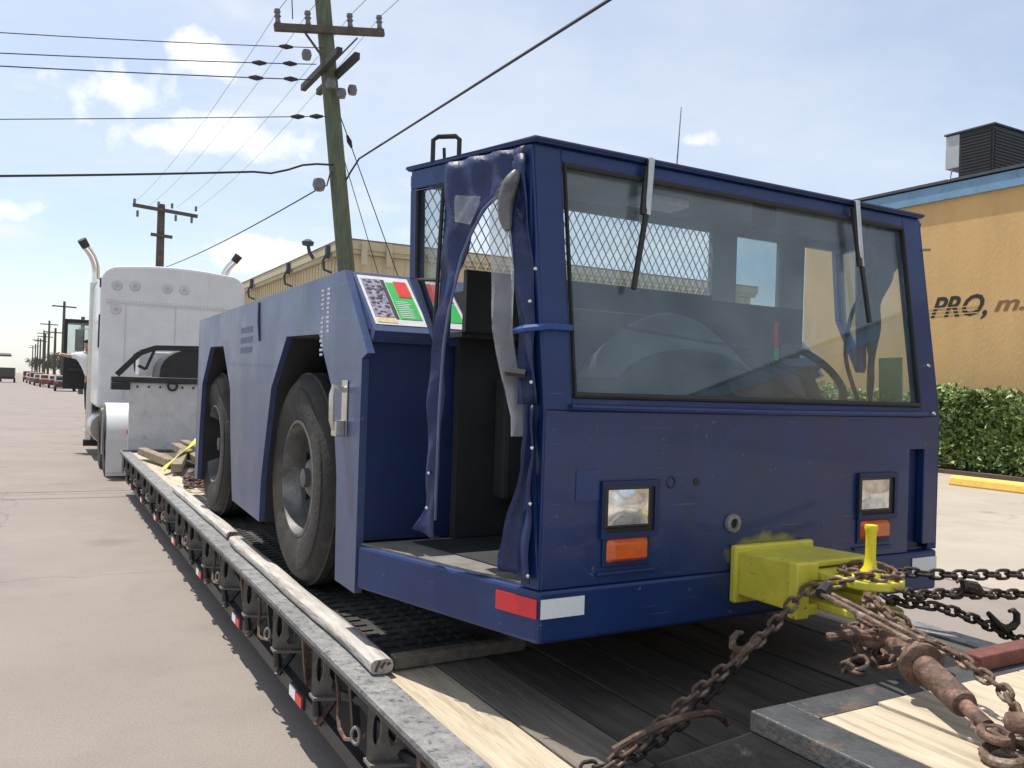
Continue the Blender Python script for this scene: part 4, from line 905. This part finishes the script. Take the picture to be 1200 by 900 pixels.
for x in (1.12, 3.28): tyre('steer_tyre', x, 22.3, .52, .52, .14, TK)
B(.93,1.5,14.585,14.60,.12,.60).build('mud_flap', M_white, TK)
for y in (-.45, -1.45):
    for x in (1.24, 3.40): tyre('trailer_tyre', x, y, .44, .44, .13, TR)
# open driver door seen from inside
DY = 20.15
dr_ = MB()
dr_.box(.40,1.03,DY,DY+.07,1.33,2.02); dr_.box(.40,.47,DY,DY+.07,2.02,2.82); dr_.box(.96,1.03,DY,DY+.07,2.02,2.82); dr_.box(.47,.96,DY,DY+.07,2.74,2.82)
OD = dr_.build('open_door', M_black, TK, bevel=.015)
B(.47,.96,DY+.03,DY+.04,2.02,2.74).build('door_glass', M_glass2, OD)
B(.50,.80,DY-.05,DY-.001,1.70,1.78).build('armrest', M_blackpaint, OD, bevel=.01)
mi = MB(); mi.box(.62,.80,DY+.30,DY+.36,2.15,2.62); mi.build('mirror', M_black, TK, bevel=.01)
MB().tube([(1.05,DY+.35,2.6),(.7,DY+.33,2.66),(.7,DY+.33,2.1),(1.05,DY+.35,2.05)], .015, 6).build('mirror_bracket', M_chromed, TK)
# ------------------------------------------------------------------ person climbing to the cab
def skin_obj(name, V, E_, rad, m_, parent, root=0, sub=2):
    me = bpy.data.meshes.new(name); me.from_pydata([Vector(v) for v in V], E_, []); me.materials.append(m_)
    o = bpy.data.objects.new(name, me); COL.objects.link(o)
    md = o.modifiers.new('skin', 'SKIN'); md.use_smooth_shade = True
    for i, r in enumerate(rad): me.skin_vertices[0].data[i].radius = r if isinstance(r, tuple) else (r, r)
    me.skin_vertices[0].data[root].use_root = True
    s_ = o.modifiers.new('sub', 'SUBSURF'); s_.levels = sub; s_.render_levels = sub
    if parent: o.parent = parent; o.location = (0,0,0)
    return o
PE = thing('person', 'person in white shirt and dark trousers on the truck step holding the open door', 'person', (.79, 19.86, .78))
# local coords: x right, y forward(+Y), z up
V = [(.15,0,.80),(.11,.0,.95),(.02,.02,1.12),(.03,.03,1.28),(.045,.04,1.36),(.055,.07,1.42),(.06,.075,1.50),(.06,.07,1.56),
     (-.14,.03,1.26),(-.29,.02,1.24),(-.42,.06,1.27),(-.455,.07,1.28),(.20,.06,1.26),(.24,.22,1.08),(.22,.36,1.16),(.22,.42,1.19),
     (.08,.0,.76),(.09,.05,.42),(.09,.0,.07),(.09,.12,.03),(.24,.0,.76),(.25,.08,.43),(.25,.02,.07),(.25,.14,.03)]
E_ = [(0,1),(1,2),(2,3),(3,4),(4,5),(5,6),(6,7),(3,8),(8,9),(9,10),(10,11),(3,12),(12,13),(13,14),(14,15),(0,16),(16,17),(17,18),(18,19),(0,20),(20,21),(21,22),(22,23)]
R_ = [(.13,.10),(.12,.09),(.14,.10),(.13,.09),(.05,.05),(.055,.06),(.075,.085),(.06,.07),.05,.043,.034,.03,.05,.043,.034,.03,.085,.06,.042,.04,.085,.06,.042,.04]
bd = skin_obj('body', V, E_, R_, M_skin, PE)
for q, (fx, fz) in enumerate(((-.5,1.30),(-.515,1.287),(-.515,1.272),(-.505,1.258),(-.455,1.325))):
    pass
skin_obj('hand', [(-.455,.07,1.28),(-.49,.075,1.283),(-.54,.08,1.30),(-.555,.085,1.285),(-.555,.085,1.27),(-.54,.085,1.255),(-.475,.085,1.325)], [(0,1),(1,2),(1,3),(1,4),(1,5),(0,6)], [.028,.026,.009,.009,.009,.009,.01], M_skin, PE, 0, 1)
skin_obj('shirt', [(.14,0,.78),(.10,0,.95),(.02,.02,1.12),(.03,.03,1.28),(.042,.038,1.34),(-.15,.03,1.262),(-.27,.022,1.243),(.20,.06,1.262),(.23,.18,1.12)], [(0,1),(1,2),(2,3),(3,4),(3,5),(5,6),(3,7),(7,8)],
         [(.155,.125),(.15,.115),(.165,.125),(.15,.11),.06,.07,.065,.07,.065], M_shirt, PE, 0)
skin_obj('trousers', [(.15,0,.84),(.15,0,.78),(.08,0,.74),(.09,.05,.42),(.09,0,.10),(.24,0,.74),(.25,.08,.43),(.25,.02,.10)], [(0,1),(1,2),(2,3),(3,4),(1,5),(5,6),(6,7)], [(.145,.115),(.145,.115),.10,.075,.06,.10,.075,.06], M_jeans, PE, 0)
skin_obj('hair', [(.06,.05,1.53),(.06,.06,1.575),(.06,.075,1.595)], [(0,1),(1,2)], [(.085,.085),(.085,.085),(.05,.05)], M_hair, PE, 0)

# ------------------------------------------------------------------ orange building with lettering
OB = thing('orange_building', 'orange stucco building with blue roof fascia behind the hedge', 'building', (20, 8, 0))
B(20.0, 36, -30, 17.8, 0, 6.80).build('wall', M_stucco, OB)
MB().prism([(19.90,-30,6.80),(19.90,-30,7.18),(20.3,-30,7.22),(20.3,-30,6.80)], (0,47.9,0)).build('fascia', M_fascia, OB)
B(19.86, 36, -30, 17.95, 7.221, 7.29).build('roof_edge', M_roofdk, OB)
dk = mat('lettering_brown', (.20,.10,.045), .8, 0, .2, 5); bk = mat('lettering_black', (.02,.018,.016), .7)
def wallM(y, z): return Matrix(((0,0,-1,19.998),(-1,0,0,y),(0,1,0,z),(0,0,0,1)))
text('lettering', 'PRO,', 1.0, bk, OB, wallM(13.66, 3.82) @ Matrix.Diagonal((.70,.72,1,1)), .35)
text('lettering', 'm.r', 1.0, dk, OB, wallM(12.0, 3.88) @ Matrix.Diagonal((.75,.52,1,1)), .3)
sl_ = MB()
for k in range(3): sl_.box(19.990,19.9935, 12.38,13.7, 3.86+k*.085, 3.86+k*.085+.022)
sl_.build('lettering_stripe', M_stucco, OB)
AC = thing('roof_air_conditioner', 'black louvred air conditioner on the orange building roof', 'air conditioner', (21.5,12.8,7.29))
CS = B(20.55,22.9,12.45,13.35,7.32,8.62).build('casing', M_acblack, AC)
lv = MB()
for k in range(14): lv.box(20.53,20.549,12.5,13.3,7.42+k*.082,7.42+k*.082+.045); lv.box(20.6,22.85,12.43,12.449,7.42+k*.082,7.42+k*.082+.045)
lv.build('louver', M_acblack, CS)
B(20.5,22.95,12.4,13.75,8.621,8.66).build('cap', M_roofdk, AC)
B(20.55,21.5,13.351,13.72,7.75,8.60).build('service_panel', M_acgrey, AC)
MB().tube([(20.6,13.55,7.76),(20.58,13.6,7.5),(20.4,13.75,7.3)], .02, 6).build('conduit', M_acgrey, AC)
B(20.5,22.9,12.5,13.6,7.291,7.319).build('base', M_roofdk, AC)
# hedge
HG = thing('hedge', 'clipped green hedge along the foot of the orange building', 'hedge', (18.8,8,.1))
rnd = random.Random(3); vs = []; fs = []
def leaf(p, nrm, L0, w):
    d = Vector((rnd.uniform(-1,1), rnd.uniform(-1,1), rnd.uniform(-.6,1))).normalized()
    s_ = d.cross(nrm); 
    if s_.length < .05: return
    s_.normalize(); b = len(vs); m_ = p + d*L0*.5 + nrm*L0*.06
    vs.extend([p, m_ - s_*w, p + d*L0, m_ + s_*w]); fs.append((b,b+1,b+2,b+3))
for _ in range(30000):
    y = rnd.uniform(-2, 20) if rnd.random() < .45 else rnd.uniform(7.5, 15); top = 1.76 + .12*math.sin(y*1.7)+.09*math.sin(y*4.1)+.05*math.sin(y*9.3)
    if rnd.random() < .72: p = Vector((18.35+abs(rnd.gauss(0,.13))+.05*math.sin(y*3), y, .15+(top-.15)*rnd.random()**.8))
    else: p = Vector((rnd.uniform(18.35,19.5), y, top - abs(rnd.gauss(0,.10)) + (.14*rnd.random() if rnd.random()<.25 else 0)))
    leaf(p, Vector((rnd.uniform(-1,.3),rnd.uniform(-.7,.7),rnd.uniform(0,1))).normalized(), rnd.uniform(.11,.21), rnd.uniform(.03,.055))
MB().add(vs, fs).build('foliage', M_leaf, HG)
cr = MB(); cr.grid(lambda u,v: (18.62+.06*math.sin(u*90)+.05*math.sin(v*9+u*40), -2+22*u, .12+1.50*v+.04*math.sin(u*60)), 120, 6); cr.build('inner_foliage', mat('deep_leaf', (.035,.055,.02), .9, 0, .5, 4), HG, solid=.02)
sm_ = MB()
for k in range(60):
    y = -2+22*k/60+rnd.uniform(-.1,.1); sm_.tube([(18.55,y,.1),(18.5+rnd.uniform(-.05,.05),y+rnd.uniform(-.1,.1),.5),(18.48+rnd.uniform(-.1,.1),y+rnd.uniform(-.2,.2),1.1)], .015, 4)
sm_.build('stem', M_stem, HG)
# yellow wheel stops
def kerb(y0, y1, label):
    t = MB(); t.prism([(15.72,y0,.012),(15.75,y0,.15),(15.80,y0,.20),(16.0,y0,.20),(16.05,y0,.15),(16.08,y0,.012)], (0,y1-y0,0))
    tag(t.build('wheel_stop', M_ykerb, bevel=.03), label, 'wheel stop')
kerb(4.4, 10.25, 'long yellow painted wheel stop on the pale lot before the hedge')
# ------------------------------------------------------------------ tan metal building
TB = thing('tan_building', 'tan metal warehouse with wall brackets behind the power pole', 'building', (20,45,0))
B(11.0,34,34.0,58,0,7.05).build('wall', M_tan, TB)
rb = MB()
for k in range(46): rb.box(11.1+k*.5,11.16+k*.5,33.96,33.999,.1,7.04)
for k in range(48): rb.box(10.96,10.999,34.1+k*.5,34.16+k*.5,.1,7.04)
rb.build('wall_rib', M_tan, TB)
fa = MB(); fa.box(10.80,34.2,33.80,58.2,7.06,7.24); fa.box(10.72,34.28,33.72,58.28,7.241,7.60); fa.build('fascia', M_tan2, TB)
B(10.70,34.3,33.70,58.3,7.601,7.66).build('roof_edge', mat('rust_trim', (.22,.15,.09), .8), TB)
for y in (35.6, 42.2, 50.6):
    b_ = MB(); b_.box(10.55,10.72,y-.12,y+.12,7.0,7.55); b_.tube([(10.6,y,7.2),(10.45,y,6.9),(10.5,y,6.5),(10.85,y,6.4)], .06, 6); b_.build('downspout', M_roofdk, TB)
for x in (11.5,12.6): B(x,x+.25,33.6,33.72,6.6,7.58).build('pilaster', M_tan2, TB)
b_ = MB(); b_.tube([(10.6,37.6,7.2),(10.4,37.6,7.5),(10.3,37.5,7.8)], .08, 6); b_.lathe([(0,.0),(.25,.05),(.28,.2),(.1,.32),(0,.33)], (10.28,37.45,7.72), (0,0,1), 12); b_.build('area_lamp', M_roofdk, TB)
# ------------------------------------------------------------------ utility poles and wires
UP = thing('utility_pole', 'leaning greenish utility pole behind the tractor with double crossarms', 'utility pole', (5.31,15,0))
def px1(z): return 5.31 - .1252*z
MB().tube([(px1(z),15,z) for z in (0,2,4,6,8,10.2)], [.17,.165,.158,.15,.142,.135], 16).build('pole', M_pole, UP, True)
ca = MB(); ca.bar((3.36,14.84,7.80),(5.36,14.84,8.17),.10,.13); CA = ca.build('crossarm', M_poled, UP, bevel=.008)
for x in (3.42,3.95,4.72,5.28):
    z = 7.80+(x-3.36)*.185+.06
    MB().lathe([(0,.26),(.05,.25),(.06,.20),(.04,.17),(.065,.13),(.04,.10),(.05,.02),(.03,0)], (x,14.84,z), (-.1,0,1), 10).build('insulator', M_insul, CA, True)
cb_ = MB(); cb_.bar((4.25,13.9,7.28),(4.20,16.0,7.25),.10,.12); cb_.bar((4.56,13.9,7.26),(4.50,16.0,7.23),.10,.12); cb_.build('side_arm', M_wire, UP, bevel=.008)
br = MB(); br.bar((4.33,14.83,7.35),(3.9,14.83,7.82),.04,.03); br.bar((4.37,14.83,7.35),(4.85,14.83,7.95),.04,.03); br.build('brace', M_poled, UP)
for x,z in ((3.9,7.40),(4.35,6.98),(4.55,6.85),(4.75,6.95)):
    MB().lathe([(0,.18),(.07,.17),(.09,.09),(.07,.01),(0,0)], (x,14.7,z-.1), (0,0,1), 10).build('cutout', M_insul, UP, True)
MB().lathe([(0,.22),(.10,.20),(.12,.11),(.09,.02),(0,0)], (4.25,14.85,5.08), (0,.3,1), 12).build('splice_case', M_insul, UP, True)
def wire(label, p0, p1, sag, r=.012, n=16, knobs=(), wig=None):
    p0 = Vector(p0); p1 = Vector(p1); pts = []
    for k in range(n+1):
        t = k/n; p = p0.lerp(p1,t); p.z -= sag*4*t*(1-t)
        pts.append(p)
    if wig: pts = wig + pts
    W_ = thing('overhead_wire', label, 'wire', p0, 'overhead wires')
    MB().tube(pts, r, 5).build('strand', M_wire, W_)
    for t in knobs:
        p = p0.lerp(p1,t); p.z -= sag*4*t*(1-t); d = (p1-p0).normalized()
        MB().tube([p-d*.12, p, p+d*.12], [.02,.05,.02], 8).build('strain_insulator', M_wire, W_)
wire('topmost wire crossing left from the leaning pole', (4.25,14.9,7.66),(-9,14.9,5.65),0.15,.008,knobs=(.05,))
wire('second wire from the top crossing left from the leaning pole', (4.1,14.8,7.30),(-9,14.9,5.25),.12,.009,knobs=(.035,.075))
wire('third wire from the top crossing left from the leaning pole', (4.1,14.7,6.99),(-9,14.9,5.15),.10,.010,knobs=(.035,.08))
wire('fourth wire down, crossing left from the middle of the leaning pole', (4.45,14.95,6.48),(-9,14.9,3.95),.05,.008,knobs=(.02,.045))
wire('thick lowest cable crossing left from the leaning pole with a kink', (3.1,14.9,5.25),(-9,14.9,3.45),.10,.020,wig=[(4.58,14.9,5.60),(4.2,14.9,5.56),(3.95,14.9,5.50),(3.7,14.9,5.38),(3.4,14.9,5.27)])
wire('thick service cable rising right from the leaning pole over the tractor', (4.95,14.8,5.75),(3.55,-8,4.35),.0,.018,wig=[(4.62,14.95,5.30),(4.74,14.9,5.32),(4.82,14.86,5.5)])
wire('cable running from the splice case away along the road', (4.25,14.9,5.12),(4.05,36,5.95),.12,.014,wig=[(4.62,14.95,5.55),(4.45,14.9,5.42),(4.40,14.9,5.2)])
for i,(x,x2) in enumerate(((3.42,2.95),(3.95,3.55),(4.72,4.5),(5.28,5.2))):
    z = 8.1+(x-3.36)*.185
    wire(['leftmost','second','third','rightmost'][i]+' faint line from the leaning pole crossarm to the pole behind the truck', (x,14.84,z),(x2,36,8.42),.35,.0042)
    wire(['leftmost','second','third','rightmost'][i]+' overhead line from the leaning pole crossarm towards the camera', (x,14.84,z),(x+1.2,-14,9.6),.35,.005)
wire('guy wire from the leaning pole with a strain insulator', (4.45,15,6.95),(7.75,15.6,.0),0,.010,knobs=(.12,))
wire('second guy wire beside the leaning pole', (4.52,15,6.35),(7.0,15.5,.0),0,.008)
wire('hanging jumper wire from the top left of the leaning pole', (3.55,14.8,9.6),(3.66,14.8,8.0),.0,.010)
U2 = thing('utility_pole', 'dark utility pole with crossarm rising behind the white truck', 'utility pole', (4.0,36,0))
MB().tube([(4.02,36,0),(3.97,36,8.50)], [.19,.14], 12).build('pole', M_poled, U2, True)
c_ = MB(); c_.bar((2.92,35.85,8.32),(5.32,35.85,8.17),.12,.13); c_.bar((3.6,35.85,7.25),(4.4,35.85,7.22),.10,.12); c_.build('crossarm', M_poled, U2)
for x in (2.98,3.85,4.35,5.25):
    MB().lathe([(0,.22),(.05,.2),(.05,.03),(.02,0)], (x,35.85,8.36), (0,0,1), 8).build('insulator', M_insul, U2, True)
for x in (3.1,4.5,5.1): MB().lathe([(0,.0),(.05,-.03),(.05,-.25),(0,-.28)], (x,35.85,8.14), (0,0,1), 8).build('pin', M_insul, U2, True)
for i,(x,y,h) in enumerate(((2.2,114,10.3),(.95,156,10.2),(.3,200,10.5),(-.9,246,10.6),(-2.6,320,10.5),(2.9,78,6.4),(1.6,134,8.0),(.5,178,9.0),(-.3,222,9.6),(-1.6,280,10))):
    P_ = thing('utility_pole', ['tallest of the far utility poles left of the truck','second far utility pole left of the truck, with crossarm','third far utility pole along the road','fourth far utility pole along the road','farthest utility pole along the road','dark utility pole half hidden behind the chrome stack','short far pole between the tallest and the second far pole','short far pole between the second and third far poles','thin far pole just past the third far pole','thin far pole just past the fourth far pole'][i], 'utility pole', (x,y,0), 'far poles along the road')
    MB().tube([(x,y,0),(x,y,h)], [.2,.14], 8).build('pole', M_poled, P_, True)
    c_ = MB(); c_.bar((x-1.3,y,h-.6),(x+1.3,y,h-.65),.14,.16); c_.build('crossarm', M_poled, P_)
# ------------------------------------------------------------------ far road: vehicles, trees, overpass
def far_car(x, y, L0, wid, h, col, label, cat='car', box=False):
    c = thing('parked_'+cat, label, cat, (x,y,0), 'vehicles along the far road'); m_ = mat('car_'+str(col), col, .35, 0, .05, 3, coat=.5)
    if box:
        B(x-wid/2,x+wid/2,y,y+L0*.7,.9,h).build('cargo_box', m_, c); B(x-wid/2+.1,x+wid/2-.1,y+L0*.72,y+L0,.6,h*.75).build('cab', m_, c)
        B(x-wid/2+.3,x+wid/2-.3,y-.01,y+L0,.55,.9).build('frame', M_black, c)
    else:
        p = [(0,.35),(0,.85),(.05,.95),(.25*L0,1.0),(.38*L0,h),(.72*L0,h),(.88*L0,.95),(L0,.85),(L0,.35)]
        MB().prism([(x-wid/2,y+a,z) for a,z in p], (wid,0,0)).build('body', m_, c, bevel=.06)
        B(x-wid/2+.15,x+wid/2-.15,y+.22*L0,y+.24*L0,1.02,h-.1).build('rear_window', M_glassd, c)
        for s_ in (-1,1): B(x+s_*(wid/2-.2)-.12,x+s_*(wid/2-.2)+.12,y-.02,y,.70,.88).build('tail_lamp', M_red, c)
    for s_ in (-1,1):
        for a in (.18,.80): MB().lathe([(0,-.1),(.22,-.1),(.34,-.09),(.34,.09),(0,.1)], (x+s_*(wid/2-.1),y+a*L0,.34), (1,0,0), 14).build('wheel', M_black, c, True)
far_car(1.6,104,4.5,1.8,1.45,(.06,.02,.025),'dark red car parked by the roadside beyond the open truck door')
far_car(.75,112,4.6,1.8,1.5,(.16,.06,.04),'rusty red car parked second beyond the truck')
far_car(.1,122,4.6,1.8,1.5,(.05,.05,.06),'black car parked third beyond the truck')
far_car(-.5,134,4.6,1.8,1.7,(.22,.10,.08),'brick coloured car parked farthest along the road')
far_car(-4.6,150,6,2.2,2.3,(.03,.035,.04),'dark box truck far off at the left end of the road','truck',True)
far_car(-6.8,165,4.6,1.9,1.6,(.5,.5,.52),'pale car beside the far box truck')
far_car(2.0,88,4.6,1.8,1.5,(.03,.03,.035),'black car parked nearest beyond the open truck door')
far_car(-1.1,150,4.6,1.8,1.6,(.25,.24,.23),'grey car parked past the brick coloured car')
far_car(-1.8,170,5,1.9,1.9,(.10,.05,.04),'dark brown van parked last along the far road','van')
def tree(x, y, h, label, seed, sp=1.0):
    r = random.Random(seed); T = thing('tree', label, 'tree', (x,y,0), 'trees along the far road')
    tk = MB(); tk.tube([(x,y,0),(x+.1,y,h*.3),(x-.1,y,h*.6)], [.25,.18,.1], 8)
    cl_ = []
    for k in range(9):
        a = r.uniform(0,6.28); rr = r.uniform(.3,1)*h*.32*sp; e = (x+rr*math.cos(a), y+rr*math.sin(a), h*r.uniform(.5,.9)); cl_.append(e); tk.tube([(x,y,h*.35),((x+e[0])/2,(y+e[1])/2,h*.5),e], [.1,.06,.02], 5)
    tk.build('trunk', M_stem, T)
    vs_ = []; fs_ = []
    for e in cl_:
        for k in range(130):
            d = Vector((r.gauss(0,1),r.gauss(0,1),r.gauss(0,.8))).normalized()*r.random()**.5*h*.17
            p = Vector(e)+d; u = Vector((r.uniform(-1,1),r.uniform(-1,1),r.uniform(-1,1))).normalized(); v = u.cross(Vector((r.uniform(-1,1),r.uniform(-1,1),r.uniform(-1,1)))).normalized(); s_ = h*.03
            b = len(vs_); vs_ += [p-u*s_, p-v*s_*.5, p+u*s_, p+v*s_*.5]; fs_.append((b,b+1,b+2,b+3))
    MB().add(vs_, fs_).build('crown', M_leafd, T)
for i,(x,y,h) in enumerate(((3.3,130,4.6),(3.6,170,5.5),(2.6,210,6),(1.5,270,7),(-1.5,330,7.5),(-28,300,6),(-36,330,7),(-20,380,7))):
    tree(x,y,h,['nearest low tree beside the far poles','second low tree along the far road edge','third tree along the far road edge','fourth tree along the far road edge','tree at the road end by the farthest pole','tree left of the road beyond the overpass','leftmost far tree beyond the overpass','tree behind the overpass at the road end'][i],i+5)
OV = thing('overpass', 'thin pale overpass crossing the far end of the road', 'overpass', (-20,255,0))
B(-90,-7,255,262,5.75,6.25).build('deck', M_roofdk, OV)
for x in (-80,-60,-40,-22): B(x-.5,x+.5,257,260,0,5.74).build('pier', M_grey, OV)
B(-90,-7,254.7,254.95,6.05,6.5).build('parapet', M_grey, OV)
LW = thing('low_building', 'low pale building far behind the parked cars', 'building', (12,140,0))
B(6,20,140,170,0,3.2).build('wall', M_tan2, LW); B(5.8,20.2,139.8,170.2,3.2,3.4).build('roof', M_roofdk, LW); B(7,8.2,139.95,140,0,2.2).build('door', M_roofdk, LW)
